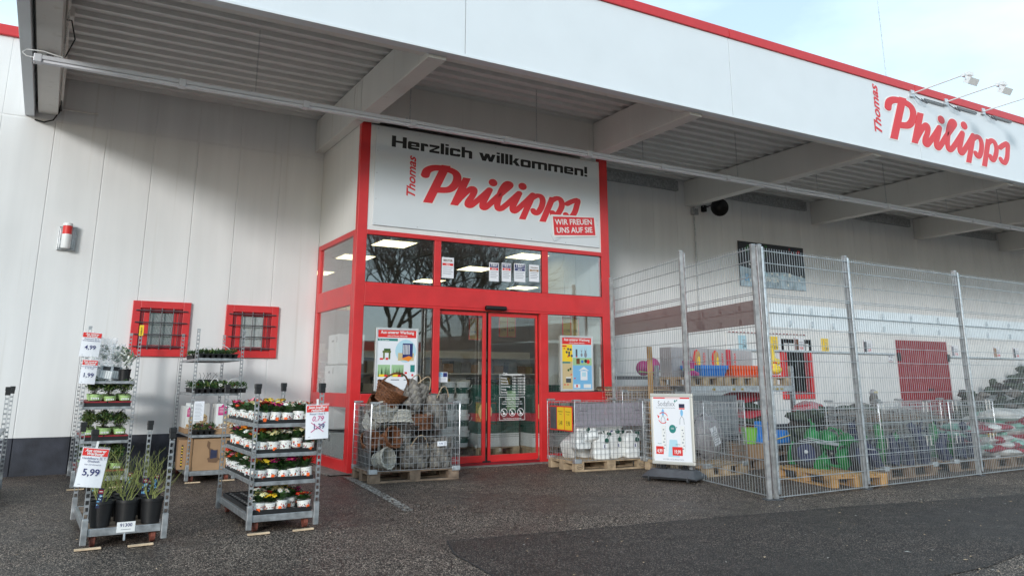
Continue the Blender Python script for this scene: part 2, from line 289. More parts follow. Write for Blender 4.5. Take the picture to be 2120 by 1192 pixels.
# leaves, grit and small stones lying about
g = MB()
for i in range(900):
    x, y = R.uniform(-4.5, 8), R.uniform(-10.5, -2.2); s_ = R.uniform(.006, .016)*(1 if R.random() < .93 else 1.8)
    a = R.uniform(0, pi); dx, dy = cos(a)*s_, sin(a)*s_
    g.add([(x-dx, y-dy, .007), (x+dy*.5, y-dx*.5, .012), (x+dx, y+dy, .008), (x-dy*.5, y+dx*.5, .011)], [(0, 1, 2, 3)], R.choice(['lath', 'conc', 'wood', 'conc', 'whit']))
tag(g.build('gravel_grit'), 'pale grit and dry leaf scraps strewn over the dark asphalt', 'grit', kind='stuff')

# ================================================================== STORE BUILDING
bld = thing('store_building', 'white panelled market hall with red roof edge, grey plinth and deep entrance canopy', 'building')
jx = [-6.68, -6.01, -5.33, -4.67, -4.0, -3.32, -2.66, -2.02, -1.38, -.72]
w_ = MB(); ed = [-40]+[-30+i*.67 for i in range(0)]+jx+[0]
G = .006
for i in range(len(ed)-1):      # wall panels with open joints, groove bottoms set back
    w_.box(ed[i]+(G if i else 0), ed[i+1]-(G if i < len(ed)-2 else 0), 0, .25, .49, 4.94, 'wall')
    w_.box(ed[i]+(G if i else 0), ed[i+1]-(G if i < len(ed)-2 else 0), .004, .25, 4.965, 6.13, 'wall')
w_.box(-40, 0, .010, .24, .49, 6.13, 'wall')
jr = [4.6+.67*k for k in range(0, 60)]
for i in range(len(jr)-1): w_.box(jr[i]+(G*.7 if i else 0), jr[i+1]-G*.7, 0, .25, .3, 5.75, 'wall')
w_.box(4.6, jr[-1], .007, .24, 0, 5.75, 'wall')
w_.box(0, 4.6, 0, .25, 3.62, 5.75, 'wall')
w_.build('wall', bld, bevel=.004)
pl_ = MB()
for i in range(len(ed)-1): pl_.box(ed[i]+(G if i else 0), ed[i+1]-(G if i < len(ed)-2 else 0), -.012, .25, -.05, .49, 'plinth')
pl_.box(-40, 0, .012, .24, -.05, .488, 'plinth'); pl_.box(4.6, jr[-1], -.01, .25, -.05, .3, 'plinth')
pl_.build('plinth', bld, bevel=.004)
t = MB(); t.box(-40, -4.3, -.05, .3, 6.13, 6.29, 'trim'); t.build('roof_edge', bld, bevel=.01)
# hall behind (keeps daylight out of the interior)
t = MB(); t.box(-40, 44, 12, 12.3, 0, 6.1, 'wall'); t.box(-40, 44, .25, 12, 6.0, 6.1, 'deck'); t.box(-40, -39.8, .25, 12, 0, 6, 'wall'); t.box(43.8, 44, .25, 12, 0, 6, 'wall'); t.build('hall_shell', bld)
# canopy
YF = -4.85
t = MB(); yv = YF+.12
while yv < -.02:     # trapezoidal steel deck, ribs along the facade
    p = .27; a = [(yv, 5.60), (yv+.03, 5.60), (yv+.05, 5.655), (yv+p-.02, 5.655), (yv+p, 5.60)]
    for (u, z0), (v, z1) in zip(a, a[1:]): t.quad((-4.25, u, z0), (-4.25, v, z1), (30, v, z1), (30, u, z0), 'deck')
    yv += p
t.build('canopy_deck', bld)
t = MB(); t.box(-4.25, 30, YF+.13, .0, 5.76, 5.82, 'deck'); t.build('canopy_roof', bld)
for i, x in enumerate([-.16+4.18*k for k in range(0, 8)]):
    t = MB(); t.box(x, x+.24, YF+.13, -2.32 if i == 0 or i == 1 else -.003, 5.045, 5.60, 'wall2')
    if i == 1: t.box(x+.005, x+.235, -1.925, -.003, 5.05, 5.595, 'wall2')
    t.build('beam', bld, bevel=.008)
t = MB(); t.box(-4.24, -3.99, YF+.13, -.003, 5.04, 5.60, 'wall2'); t.box(-4.40, -4.28, YF, 0-.003, 4.98, 6.5, 'fascia'); t.box(-4.28, -4.24, YF+.13, -.003, 5.2, 5.7, 'black'); t.box(-3.99, -3.95, YF+.13, -.003, 5.42, 5.60, 'wall2'); t.build('edge_beam', bld, bevel=.006)
# fascia panels, joints, drip edge
fx = [-4.40, .27, 4.77, 9.42, 14.0, 18.6, 23.2, 30]
t = MB()
for a, b in zip(fx, fx[1:]): t.box(a+.006, b-.006, YF, YF+.10, 5.12, 6.37, 'fascia')
t.box(-4.39, 30, YF+.02, YF+.09, 5.12, 6.37, 'wall2')
t.build('fascia', bld, bevel=.004)
t = MB(); t.box(-4.40, 30, YF-.012, YF+.13, 5.085, 5.12, 'fascia'); t.box(-4.39, 30, YF+.10, YF+.30, 5.12, 5.18, 'wall2'); t.build('drip_edge', bld, bevel=.003)
t = MB()
for a, b in zip(fx, fx[1:]): t.box(a+.004, b-.004, YF-.03, YF+.2, 6.37, 6.52, 'trim')
t.build('canopy_trim', bld, bevel=.008)
# lintel between the first beams, over the entrance
t = MB(); t.box(.08, 4.02, -2.32, -2.2, 5.06, 5.60, 'wall2'); t.box(-.16, .0, -1.99, -.0, 5.045, 5.60, 'wall2'); t.box(-.158, .238, -2.30, -2.0, 5.05, 5.6, 'wall2'); t.build('lintel', bld, bevel=.006)
t = MB()
for k in range(1, 7): t.box(.24-.16+4.18*k+.2, -.16+4.18*(k+1)-.25, -.10, -.02, 5.35, 5.56, 'galvd')
t.build('wall_angle', bld)
# barred windows
def barred(x0, x1, z0, z1, shut=False):
    f = MB(); a = .105
    f.box(x0, x0+a, -.05, .05, z0, z1, 'red'); f.box(x1-a, x1, -.05, .05, z0, z1, 'red'); f.box(x0+a, x1-a, -.05, .05, z0, z0+a, 'red'); f.box(x0+a, x1-a, -.05, .05, z1-a, z1, 'red')
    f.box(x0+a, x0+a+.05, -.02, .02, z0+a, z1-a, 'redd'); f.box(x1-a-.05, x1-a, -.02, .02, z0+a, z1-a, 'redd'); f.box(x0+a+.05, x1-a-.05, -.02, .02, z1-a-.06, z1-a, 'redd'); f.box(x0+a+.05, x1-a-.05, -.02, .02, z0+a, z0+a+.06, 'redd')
    f.box(x0+.16, x0+.235, -.012, .015, z0+.16, z1-.16, 'red'); f.box(x1-.235, x1-.16, -.012, .015, z0+.16, z1-.16, 'red')
    win = f.build('window_frame', bld, bevel=.004)
    p = MB(); p.box(x0+.235, x1-.235, .0, .006, z0+.16, z1-.16, 'black' if shut else 'glassw'); p.box(x0+.16, x1-.16, .02, .03, z0+.11, z1-.11, 'black'); p.build('pane', win)
    b = MB()
    for k in range(4):
        z = z0+.14+(z1-z0-.28)*k/3; b.tube([(x0+.05, -.075, z), (x1-.05, -.075, z)], .009, 'bars', 6); b.tube([(x0+.05, -.075, z), (x0+.05, -.04, z)], .009, 'bars', 6); b.tube([(x1-.05, -.075, z), (x1-.05, -.04, z)], .009, 'bars', 6)
    for k in range(3):
        x = x0+.24+(x1-x0-.48)*k/2; b.tube([(x, -.06, z0+.1), (x, -.06, z1-.1)], .009, 'bars', 6)
    b.build('window_bars', win)
barred(-2.72, -1.92, 1.593, 2.397); barred(-1.402, -.60, 1.593, 2.397); barred(10.9, 11.95, .84, 2.2, True)
# red double door in the right wall
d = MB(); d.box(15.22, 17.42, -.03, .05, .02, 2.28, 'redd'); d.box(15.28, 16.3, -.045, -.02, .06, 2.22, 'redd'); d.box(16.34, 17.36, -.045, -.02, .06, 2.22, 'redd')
dr = d.build('delivery_door', bld, bevel=.005)
d = MB(); d.box(16.36, 16.4, -.10, -.045, 1.0, 1.05, 'black'); d.box(16.36, 16.5, -.11, -.09, 1.01, 1.04, 'black'); d.box(15.2, 15.3, -.07, -.03, 1.75, 1.95, 'black'); d.box(17.34, 17.44, -.07, -.03, 1.75, 1.95, 'black'); d.build('door_handle', dr)
# pipes and cables
p = MB(); p.tube([(8.43, -.05, 2.35), (8.43, -.05, 5.2), (8.43, -.12, 5.5)], .018, 'galvd', 6); p.box(8.36, 8.52, -.09, -.01, 4.86, 5.0, 'galvd'); p.box(8.37, 8.5, -.09, -.01, 2.36, 2.5, 'galvd')
p.build('conduit', bld); p = MB(); p.tube([(-3.94, -.04, 5.14), (-3.47, -.04, 5.14)], .014, 'wall2', 6); p.tube([(-3.96, -.3, 5.12), (-3.96, -2.2, 5.40), (-3.96, -4.5, 5.40)], .02, 'wall2', 6)
p.tube([(-3.96, -.02, 5.12), (-3.96, -.35, 5.1), (-3.96, -1.2, 5.35)], .012, 'black', 6)
p.tube([(-4.27, -.02, 4.93), (-4.15, -.06, 4.90), (-4.04, -.06, 4.95), (-3.98, -.05, 5.08), (-3.97, -.05, 5.3)], .011, 'black', 6)
p.box(-3.985, -3.90, -2.95, -2.55, 5.40, 5.52, 'wall2'); p.tube([(-4.1, -2.5, 5.04), (-4.1, -2.5, 4.96)], .04, 'galvd', 8); p.box(-4.2, -4.02, -2.56, -2.44, 4.93, 4.96, 'galvd')
p.build('conduit', bld)
# ---------------------------------------------------------- company lettering
LG = {'stem': [(0.398, 0.835), (0.0, 0.0)], 'bowl': [(-0.068, 0.567), (-0.027, 0.667), (0.079, 0.732), (0.227, 0.76), (0.44, 0.755), (0.616, 0.70), (0.66, 0.582), (0.595, 0.431), (0.453, 0.324), (0.19, 0.29)],
 'hstem': [(0.882, 0.631), (0.595, 0.015)], 'h': [(0.628, 0.06), (0.755, 0.209), (0.889, 0.341), (1.016, 0.426), (1.064, 0.38), (1.016, 0.261), (0.928, 0.137), (0.913, 0.055), (0.973, 0.044), (1.086, 0.132), (1.24, 0.267), (1.428, 0.446)],
 'i': [(1.428, 0.446), (1.352, 0.295), (1.27, 0.14), (1.261, 0.048), (1.313, 0.036), (1.421, 0.123), (1.625, 0.319), (1.829, 0.496), (1.935, 0.597), (1.911, 0.645), (1.829, 0.621), (1.737, 0.502), (1.66, 0.324), (1.614, 0.153), (1.636, 0.055), (1.712, 0.066), (1.843, 0.168), (2.01, 0.318), (2.159, 0.457)],
 'i2': [(2.159, 0.457), (2.071, 0.286), (1.993, 0.129), (2.008, 0.045), (2.072, 0.059), (2.199, 0.171), (2.351, 0.309), (2.508, 0.464)],
 'p1': [(2.508, 0.464), (2.232, -0.114)], 'p1b': [(2.458, 0.368), (2.592, 0.448), (2.716, 0.451), (2.764, 0.352), (2.721, 0.197), (2.629, 0.074), (2.549, 0.062), (2.515, 0.114)],
 'p2': [(3.025, 0.468), (2.751, -0.114)], 'p2b': [(2.985, 0.376), (3.12, 0.455), (3.23, 0.442), (3.271, 0.323), (3.209, 0.174), (3.11, 0.068), (3.038, 0.07), (3.015, 0.124)],
 's': [(3.41, 0.36), (3.553, 0.435), (3.70, 0.479), (3.67, 0.34), (3.607, 0.178), (3.504, 0.066), (3.415, 0.069), (3.37, 0.117)], 'd1': [(1.508, 0.597)], 'd2': [(2.244, 0.607)]}
def smooth_pts(p, k=5):
    if len(p) < 3: return p
    q = [p[0]]+list(p)+[p[-1]]; out = []
    for i in range(1, len(q)-2):
        for j in range(k):
            t = j/k; a = [.5*((2*q[i][c])+(q[i+1][c]-q[i-1][c])*t+(2*q[i-1][c]-5*q[i][c]+4*q[i+1][c]-q[i+2][c])*t*t+(3*q[i][c]-q[i-1][c]-3*q[i+1][c]+q[i+2][c])*t**3) for c in (0, 1)]
            out.append(tuple(a))
    return out+[p[-1]]
def logo(parent, ox, oz, y, s, material, grow=0., name='lettering', th=.004):
    mb = MB()
    y_base = y
    for si_, (k, pts) in enumerate(LG.items()):
        y = y_base-.0007*(si_ % 3)
        b = {'stem': .068, 'bowl': .062, 'hstem': .06, 'p1': .055, 'p2': .055}.get(k, .05)+grow
        if len(pts) == 1:
            mb.prism([(ox+(pts[0][0]+(.105+grow)*cos(a))*s, oz+(pts[0][1]+.012+(.080+grow)*sin(a))*s) for a in [2*pi*q_/28 for q_ in range(28)]], y-th*1.1, y+th*.5, material); continue
        P = smooth_pts(pts); T = Matrix.Translation((ox, y, oz)) @ Matrix.Diagonal((s/.62, th/(b*1), s, 1))
        n = len(P); dx = 0
        if n == 2:      # straight stems end square
            (xa, za), (xb, zb) = P; wd = (b-.004)/.62
            mb.prism([(ox+(xa-wd)*s, oz+(za+grow)*s), (ox+(xa+wd)*s, oz+(za+grow)*s), (ox+(xb+wd)*s, oz+(zb-grow)*s), (ox+(xb-wd)*s, oz+(zb-grow)*s)], y-th*1.02, y+th, material); continue
        mb.tube([(px*.62, 0, pz) for px, pz in P], [b]*n, material, 12, T)
        for (ex, ez) in (P[0], P[-1]): mb.ell((ox+ex*s, y, oz+ez*s), (b/.62*s*.98, th*.98, b*s*.98), material)
    mb.build(name, parent)
sg = thing('fascia_lettering', 'large red script company name on the white canopy fascia', 'sign', (8.65, YF, 5.364))
logo(sg, 0, 0, -.004, 1, 'white', .022, 'lettering_outline', .003); logo(sg, 0, 0, -.009, 1, 'logo')
t = MB(); text(t, 'Thomas', -.31, 0.0, .27, 'logo', y=-.005, sx=1.05, bold=.022, shear=.35, rot=pi/2, align='LEFT'); t.build('small_lettering', sg)

# ================================================================== VESTIBULE
YV = -1.926
ves = thing('entrance_vestibule', 'red framed glass entrance vestibule projecting under the canopy', 'entrance', (0, YV, 0))
def vz(o): return o
f = MB(); F = 'red'; D = .07
def H(x0, x1, z0, z1, y0=0, y1=D): f.box(x0, x1, y0, y1, z0, z1, F)
H(0, .15, 0, 5.18, -.0, .10); H(4.43, 4.6, 0, 5.18, 0, .10)
H(.15, 4.43, 3.355, 3.425); H(.15, 4.43, 2.31, 2.65, .004, D); f.box(.15, 4.43, -.006, .01, 2.345, 2.615, F)
for a, b in ((1.25, 1.362), (3.21, 3.322)): H(a, b, 2.65, 3.355)
for a, b in ((1.255, 1.365), (3.165, 3.311)): H(a, b, 0, 2.31)
for a, b in ((.15, 1.255), (3.311, 4.43)): H(a, b, .895, 1.065); H(a, b, 0, .12); 
ax = -YV
for y0, y1 in ((.10, .17), (ax-.12, ax-.003)): f.box(.0, .07, y0, y1, 0, 3.425, F)
for z0, z1 in ((0, .16), (.875, 1.07), (2.32, 2.63), (3.345, 3.425)): f.box(0, .07, .17, ax-.12, z0, z1, F)
f.build('frame', ves, bevel=.006)
f = MB()
for a, b, z0, z1 in ((.15, 1.25, 2.65, 3.355), (1.362, 3.21, 2.65, 3.355), (3.322, 4.43, 2.65, 3.355), (.15, 1.255, 1.065, 2.31), (3.311, 4.43, 1.065, 2.31), (.15, 1.255, .12, .895), (3.311, 4.43, .12, .895)):
    q = MB(); q.box(a, b, .03, .034, z0, z1, 'glass'); q.build('pane', ves)
for z0, z1 in ((.16, .875), (1.07, 2.32), (2.63, 3.345)):
    q = MB(); q.box(.03, .034, .17, ax-.12, z0, z1, 'glassd'); q.build('pane', ves)
# black gaskets
q = MB()
for a, b, z0, z1 in ((.15, 1.25, 2.65, 3.355), (1.362, 3.21, 2.65, 3.355), (3.322, 4.43, 2.65, 3.355), (.15, 1.255, 1.065, 2.31), (3.311, 4.43, 1.065, 2.31)):
    q.box(a, a+.008, .022, .03, z0, z1, 'black'); q.box(b-.008, b, .022, .03, z0, z1, 'black'); q.box(a+.008, b-.008, .022, .03, z0, z0+.008, 'black'); q.box(a+.008, b-.008, .022, .03, z1-.008, z1, 'black')
q.build('gasket', ves)
# upper walls
q = MB(); q.box(.15, 4.43, .012, .10, 3.425, 5.06, 'wall'); q.box(0.002, .10, .10, ax-.003, 3.425, 5.045, 'wall2'); q.box(4.50, 4.598, .10, ax-.003, .0, 5.045, 'wall'); q.box(0.1, 4.5, .1, ax, 5.0, 5.05, 'wall2')
q.build('upper_wall', ves)
for x0, x1, hx in ((1.372, 2.205, 2.12), (2.245, 3.16, 2.33)):
    q = MB(); a = .05; q.box(x0, x0+(.05 if x0 > 2 else .03), .085, .125, .05, 2.30, F); q.box(x1-(.055 if x0 < 2 else .03), x1, .085, .125, .05, 2.30, F)
    q.box(x0+.03, x1-.03, .087, .123, .04, .14, F); q.box(x0+.03, x1-.03, .087, .123, 2.24, 2.30, F)
    dd = q.build('sliding_door', ves, bevel=.003)
    q = MB(); q.box(x0+.03, x1-.03, .10, .104, .14, 2.24, 'glassd'); q.build('door_pane', dd)
    q = MB(); q.box(x0 if x0 > 2 else x1-.004, x0+.004 if x0 > 2 else x1+.012, .088, .122, .05, 2.29, 'black'); q.build('door_seal', dd)
q = MB(); q.box(2.16, 2.30, .08, .13, .0, .06, 'black'); q.box(1.37, 3.16, .05, .16, .0, .035, 'redd'); q.build('floor_guide', ves)
q = MB(); q.lathe([(.035, 0), (.035, .36)], 'black', 14, TR(2.13, -.045, 2.36, 0, pi/2, 0)); q.box(2.13, 2.49, -.05, .0, 2.325, 2.385, 'black'); q.build('door_sensor', ves, bevel=.004)
# sign board
sb = thing('entrance_sign', 'white welcome board with black and red lettering above the sliding doors', 'sign', (0, YV-.004, 0))
q = MB(); q.box(.23, 4.38, -.012, .010, 3.50, 5.03, 'fascia'); q.build('board', sb, bevel=.003)
for X_, Z_ in [(.26+k*.682, z) for k in range(7) for z in (3.53, 5.0)]+[(x, z) for z in (3.9, 4.3, 4.65) for x in (.26, 4.352)]:
    q = MB(); q.lathe([(.007, 0), (.006, .003)], 'galvd', 8, TR(X_, -.012, Z_, pi/2)); q.build('screw', sb)
def block_text(q, body, x0, x1, z0, cap, y, m):      # wide square sans, one polygon per stroke, no overlaps
    S, t, c = .39, .29, .13; out = []; x = 0
    def P(*p): out.append([(x+a, b) for a, b in p])
    def Rr(a, b, c_, d): P((a, c_), (b, c_), (b, d), (a, d))
    def Lst(h0=0, h1=1, k0=c, k1=c): P((k0, h0), (S, h0), (S, h1), (k1, h1), (0, h1-k1), (0, h0+k0))
    def Rst(w, h0=0, h1=1, k0=c, k1=c): P((w-S, h0), (w-k0, h0), (w, h0+k0), (w, h1-k1), (w-k1, h1), (w-S, h1))
    for ch in body:
        if ch == ' ': w = .55
        elif ch == 'H': w = 1.55; Rr(0, S+.04, 0, 1.38); Rr(w-S-.04, w, 0, 1.38); Rr(S+.04, w-S-.04, .56, .82)
        elif ch == 'e': w = 1.25; Lst(); Rr(S, w-S, 1-t, 1); Rst(w, .40, 1, 0, c); Rr(S, w-S, .40, .58); Rr(S, w-.05, 0, t)
        elif ch == 'c': w = 1.2; Lst(); Rr(S, w-S, 1-t, 1); Rst(w, .64, 1, 0, c); Rr(S, w-S, 0, t); Rst(w, 0, .35, c, 0)
        elif ch == 'o': w = 1.28; Lst(); Rst(w); Rr(S, w-S, 1-t, 1); Rr(S, w-S, 0, t)
        elif ch in 'nh': w = 1.22; Rr(0, S, 0, 1.38 if ch == 'h' else 1); Rr(S, w-S, 1-t, 1); Rst(w, 0, 1, 0, c)
        elif ch == 'm': w = 1.95; Rr(0, S, 0, 1); Rr(S, w/2-S/2, 1-t, 1); Rr(w/2-S/2, w/2+S/2, 0, 1); Rr(w/2+S/2, w-S, 1-t, 1); Rst(w, 0, 1, 0, c)
        elif ch == 'r': w = .82; Rr(0, S, 0, 1); Rr(S, w-.26, 1-t, 1); Rst(w, .66, 1, 0, c)
        elif ch == 'z': w = 1.1; Rr(0, w, 1-t, 1); Rr(0, w, 0, t); P((0.02, t), (.42, t), (w-.02, 1-t), (w-.42, 1-t))
        elif ch == 'l': w = S; Rr(0, S, 0, 1.38)
        elif ch == 'i': w = S; Rr(0, S, 0, 1); Rr(0, S, 1.15, 1.38)
        elif ch == 'k': w = 1.25; Rr(0, S, 0, 1.38); P((S-.02, .38), (w-.50, 1), (w-.02, 1), (S+.22, .30)); P((S+.08, .52), (S+.50, .62), (w+.06, 0), (w-.42, 0))
        elif ch == 'w': w = 1.95; P((0, 1), (.42, 1), (.80, 0), (.38, 0)); P((.38, 0), (.80, 0), (1.18, 1), (.76, 1)); P((1.57, 0), (1.15, 0), (.77, 1), (1.19, 1)); P((1.95, 1), (1.53, 1), (1.15, 0), (1.57, 0))
        elif ch == '!': w = S; Rr(0, S, .42, 1.38); Rr(0, S, 0, .26)
        x += w+.12
    k = (x1-x0)/(x-.12); u = cap/1.38
    for n_, p in enumerate(out): q.add([(x0+a*k, y-.00008*(n_ % 4), z0+b*u) for a, b in p], [tuple(range(len(p)))], m)
q = MB(); block_text(q, 'Herzlich willkommen!', .48, 4.15, 4.745, .178, -.0135, 'ink'); q.build('greeting', sb)
logo(sb, 1.10, 3.93, -.0135, .765, 'white', .024, 'lettering_outline', .0025); logo(sb, 1.10, 3.93, -.0175, .765, 'logo', th=.003)
q = MB(); text(q, 'Thomas', .885, 3.96, .2, 'logo', y=-.0135, sx=1.03, bold=.022, shear=.35, rot=pi/2, align='LEFT'); q.build('small_lettering', sb)
q = MB(); T = TR(3.84, -.030, 3.83, 0, 0, 0) @ Matrix.Rotation(-.10, 4, 'Y')
q.prism([(-.46, -.19), (.45, -.19), (.47, .16), (-.45, .20)], 0, .006, 'white', T); q.prism([(-.425, -.155), (.43, -.165), (.435, .145), (-.42, .165)], -.002, .0, 'logo', T)
text(q, 'WIR FREUEN', 0, .025, .135, 'white', y=-.003, bold=.02, T=T); text(q, 'UNS AUF SIE', 0, -.115, .135, 'white', y=-.003, bold=.02, T=T)
q.prism([(-.5, -.13), (-.36, -.22), (-.30, -.20), (-.44, -.26)], -.001, .004, 'fascia', T); q.prism([(.36, .2), (.5, .09), (.48, .15)], -.001, .004, 'fascia', T)
q.build('welcome_sticker', sb)

# ================================================================== INTERIOR
it = thing('shop_interior', 'grey shop interior seen through the entrance glass', 'room')
q = MB(); q.box(-2.6, 9.0, .26, 8, -.04, .008, 'floor_in'); q.box(.1, 4.5, YV+.18, .26, -.04, .009, 'floor_in'); q.build('floor', it)
q = MB(); q.box(-2.6, 9, 8, 8.1, 0, 3.7, 'inwall'); q.box(-2.7, -2.6, .26, 8, 0, 3.7, 'inwall'); q.box(9, 9.1, .26, 8, 0, 3.7, 'inwall'); q.build('wall', it)
q = MB(); q.box(-2.6, 9, .26, 8, 3.60, 3.66, 'inwall'); q.box(.1, 4.5, YV+.12, .26, 3.55, 3.6, 'inwall')
for k in range(14): q.box(-2.6+.83*k, -2.585+.83*k, .3, 8, 3.592, 3.60, 'galvd')
q.build('ceiling', it)
for (x, y) in ((1.2, -.35), (3.9, -.30), (1.2, 1.65), (3.95, 1.9), (1.2, 4.2), (6.1, 1.8), (3.95, 4.3), (6.6, 4.4), (-1.4, 2.2)):
    z = 3.55 if y < .2 else 3.585
    q = MB(); q.box(x-.33, x+.33, y-.33, y+.33, z-.02, z-.004, 'white'); q.box(x-.30, x+.30, y-.30, y+.30, z-.026, z-.0205, 'lamp'); q.build('ceiling_light', it)
def gondola(x0, x1, y, label):
    gd = thing('shop_shelf', label, 'shelf', (x0, y, .01), group='goods shelves inside the shop')
    q = MB(); L = x1-x0; q.box(0, L, .0, .04, 0, 2.0, 'white')
    for z in (.1, .5, .95, 1.4, 1.8): q.box(0, L, -.4, 0, z, z+.03, 'white')
    q.build('rack', gd); q = MB(); rr = random.Random(int(x0*10+y*7))
    for z in (.13, .53, .98, 1.43):
        x = .03
        while x < L-.2:
            w_ = rr.uniform(.1, .3); q.box(x, x+w_, -.36, -.08, z, z+rr.uniform(.15, .36), rr.choice(['whitebox', 'navy', 'nred', 'dkyel', 'dgreen', 'card', 'tin', 'white', 'dgrey', 'cantape'])); x += w_+.02
    q.build('goods', gd)
gondola(4.6, 7.8, 6.0, 'white shelf of coloured goods inside the shop, right behind the buckets'); gondola(-1.6, 1.3, 3.6, 'white shelf of coloured goods inside the shop, behind the cartons'); gondola(1.6, 5, 6.6, 'white shelf of coloured goods at the far back wall of the shop')
# white cartons stacked at the left pane
for i, (z, dx, dy, nm) in enumerate(((.02, 0, 0, 'bottom'), (.52, .02, .01, 'second from the bottom'), (1.02, .0, .0, 'third from the bottom'), (1.50, .03, -.03, 'topmost'))):
    bx_ = thing('carton', 'white carton with black arrows in the side window, %s of its stack' % nm, 'box', (.12+dx, -.80+dy, z), R.uniform(-.06, .06), 'white cartons stacked inside the vestibule')
    q = MB(); q.box(0, .42, 0, .55, 0, .455, 'whitebox'); q.build('box', bx_, bevel=.008)
    q = MB(); X = .36; q.prism([(X, .37), (X+.03, .37), (X+.015, .42)], -.002, -.001, 'ink'); text(q, '1100', X+.03, .20, .08, 'ink', y=-.002, rot=pi/2, align='LEFT')
    q.box(-.002, .0, .07, .1, .33, .42, 'ink'); q.box(-.002, .0, .25, .35, .34, .37, 'black'); q.build('print', bx_)
# pallet of buckets
def pallet(name, label, loc, rz, wood='wood', L=1.2, W=.8, group='euro pallets', epal=False):
    t = thing(name, label, 'pallet', loc, rz, group)
    b = MB()
    for k, (y, w_) in enumerate(((0, .145), (.1925, .1), (.3275, .145), (.5075, .1), (.655, .145))):
        b.box(0, L, y*W/.8, y*W/.8+w_, .122+(k % 2)*.0008, .144, wood)
    for x in (0, L/2-.0725, L-.145): b.box(x, x+.145, .0005, W-.0005, .1, .122, wood)
    b.build('top_boards', t, bevel=.004)
    for x, wx in ((0, .145), (L/2-.0725, .145), (L-.145, .145)):
        for y, wy in ((0, .1), (W/2-.0725, .145), (W-.1, .1)): b = MB(); b.box(x+.001, x+wx-.001, y, y+wy, .022, .1, wood); b.build('block', t, bevel=.004)
    b = MB()
    for y, wy in ((0.001, .098), (W/2-.07, .14), (W-.099, .098)): b.box(0.001, L-.001, y, y+wy, 0, .022, wood)
    b.build('bottom_boards', t, bevel=.004)
    if epal:
        b = MB()
        for x in (.072, L/2, L-.072):
            if x == L/2: text(b, 'DE-112', x, .065, .022, 'ink', y=-.0016); text(b, '07-4', x, .038, .022, 'ink', y=-.0016)
            else: ring(b, x, .061, .044, .05, -.0018, 'ink', sz=.6); text(b, 'EPAL', x, .052, .03, 'ink', y=-.0018, bold=.01)
        b.build('brand_marks', t)
    return t
pallet('euro_pallet', 'weathered pallet under the buckets inside the shop', (1.55, -.55, .01), .05, 'oldw')
k = 0
bk = thing('bucket', 'b', 'bucket', (0, 0, 0), group='white tubs of seed in the shop')
q = MB(); q.lathe([(.10, 0), (.125, .235), (.135, .24), (.135, .265), (.12, .268)], 'offw', 18); q.build('tub', bk)
q = MB(); q.lathe([(.1095, .07), (.1195, .17), (.119, .17)], 'dgreen', 18, cap=False); q.build('label', bk)
q = MB(); q.tube([(.137*cos(a), .02, .22-.09*sin(a)) for a in [pi*i/10 for i in range(11)]], .004, 'white', 5, TR(0, -.12, 0)); q.build('bail', bk)
first = True
for iz, zz in enumerate((.155, .425, .695, .965)):
    for iy in range(2):
        for ix in range(4):
            if iz == 3 and (ix == 0 or iy): continue
            loc = (1.70+ix*.275, -.40+iy*.28, zz); lb = 'white tub with dark green label, %s layer, %s row, number %d from the left' % (('bottom', 'second', 'third', 'top')[iz], 'front' if iy == 0 else 'back', ix+1)
            if first: bk.location = loc; bk['label'] = lb; first = False
            else: dup(bk, loc, R.uniform(-.3, .3), lb)
# two printed floor displays on pallets
for i, (x, y, a, nm) in enumerate(((2.66, -.72, -.05, 'left'), (3.50, -1.1, -.10, 'right'))):
    pallet('euro_pallet', 'pale pallet under the %s green and red display bin in the shop' % nm, (x, y, .01), a, 'wood', .8, .6)
    dsp = thing('display_bin', 'tall green and red printed floor display, %s of the two behind the door glass' % nm, 'display', (x, y, .156), a, 'green and red display bins')
    q = MB(); q.box(0.01, .79, 0.01, .59, 0, .22, 'whitebox'); q.box(.01, .79, .01, .59, .22, .42, 'dgreen'); q.box(.01, .79, .01, .59, .42, .55, 'nred'); q.box(.01, .79, .01, .59, .55, 1.02, 'dgreen'); q.build('carton', dsp, bevel=.003)
    q = MB(); disc(q, .2 if i else .14, .58, .13, .005, 'tsand', 16, rz=.15); q.box(.55, .72, .0, .006, .6, .92, 'tgrn'); text(q, '5,99', .63, .7, .07, 'white', y=-.002)
    for z_ in (.16, .19): q.box(.01, .79, .004, .008, z_, z_+.006, 'dgreen')
    q.build('print', dsp)
# hanging price cards inside
def card_pair(x, y, z, a, b, lab, m_='dkyel'):
    t = thing('price_card', lab, 'price sign', (x, y, z), 0, 'yellow price cards behind the glass')
    q = MB(); q.box(-.17, .17, 0, .01, -.2, .17, 'hred'); q.box(-.155, -.008, -.002, 0, -.19, .15, m_); q.box(.008, .155, -.002, 0, -.19, .15, m_); q.build('holder', t)
    q = MB(); text(q, a, -.08, -.10, .075, 'ink', y=-.003, sx=.75); text(q, b, .08, -.10, .075, 'ink', y=-.003, sx=.75); text(q, 'Premium', -.08, .06, .03, 'ink', y=-.003); text(q, 'Spezial', .08, .06, .03, 'ink', y=-.003); q.build('lettering', t)
    q = MB(); q.tube([(-.12, 0, .17), (-.12, 0, 1.2)], .002, 'black', 4); q.tube([(.12, 0, .17), (.12, 0, 1.2)], .002, 'black', 4); q.build('strings', t)
card_pair(3.88, -1.75, 2.14, '12,95', '5,98', 'pair of yellow price cards in the right window reading 12,95 and 5,98')
card_pair(2.55, -.9, 2.12, '9,98', '6,95', 'pair of yellow price cards behind the right door leaf'); card_pair(3.3, -.6, 2.2, '4,99', '6,98', 'pair of yellow price cards near the right edge of the door')
card_pair(.55, .1, 2.6, '3,98', '7,98', 'pair of yellow and white cards above the stacked cartons', 'yel')
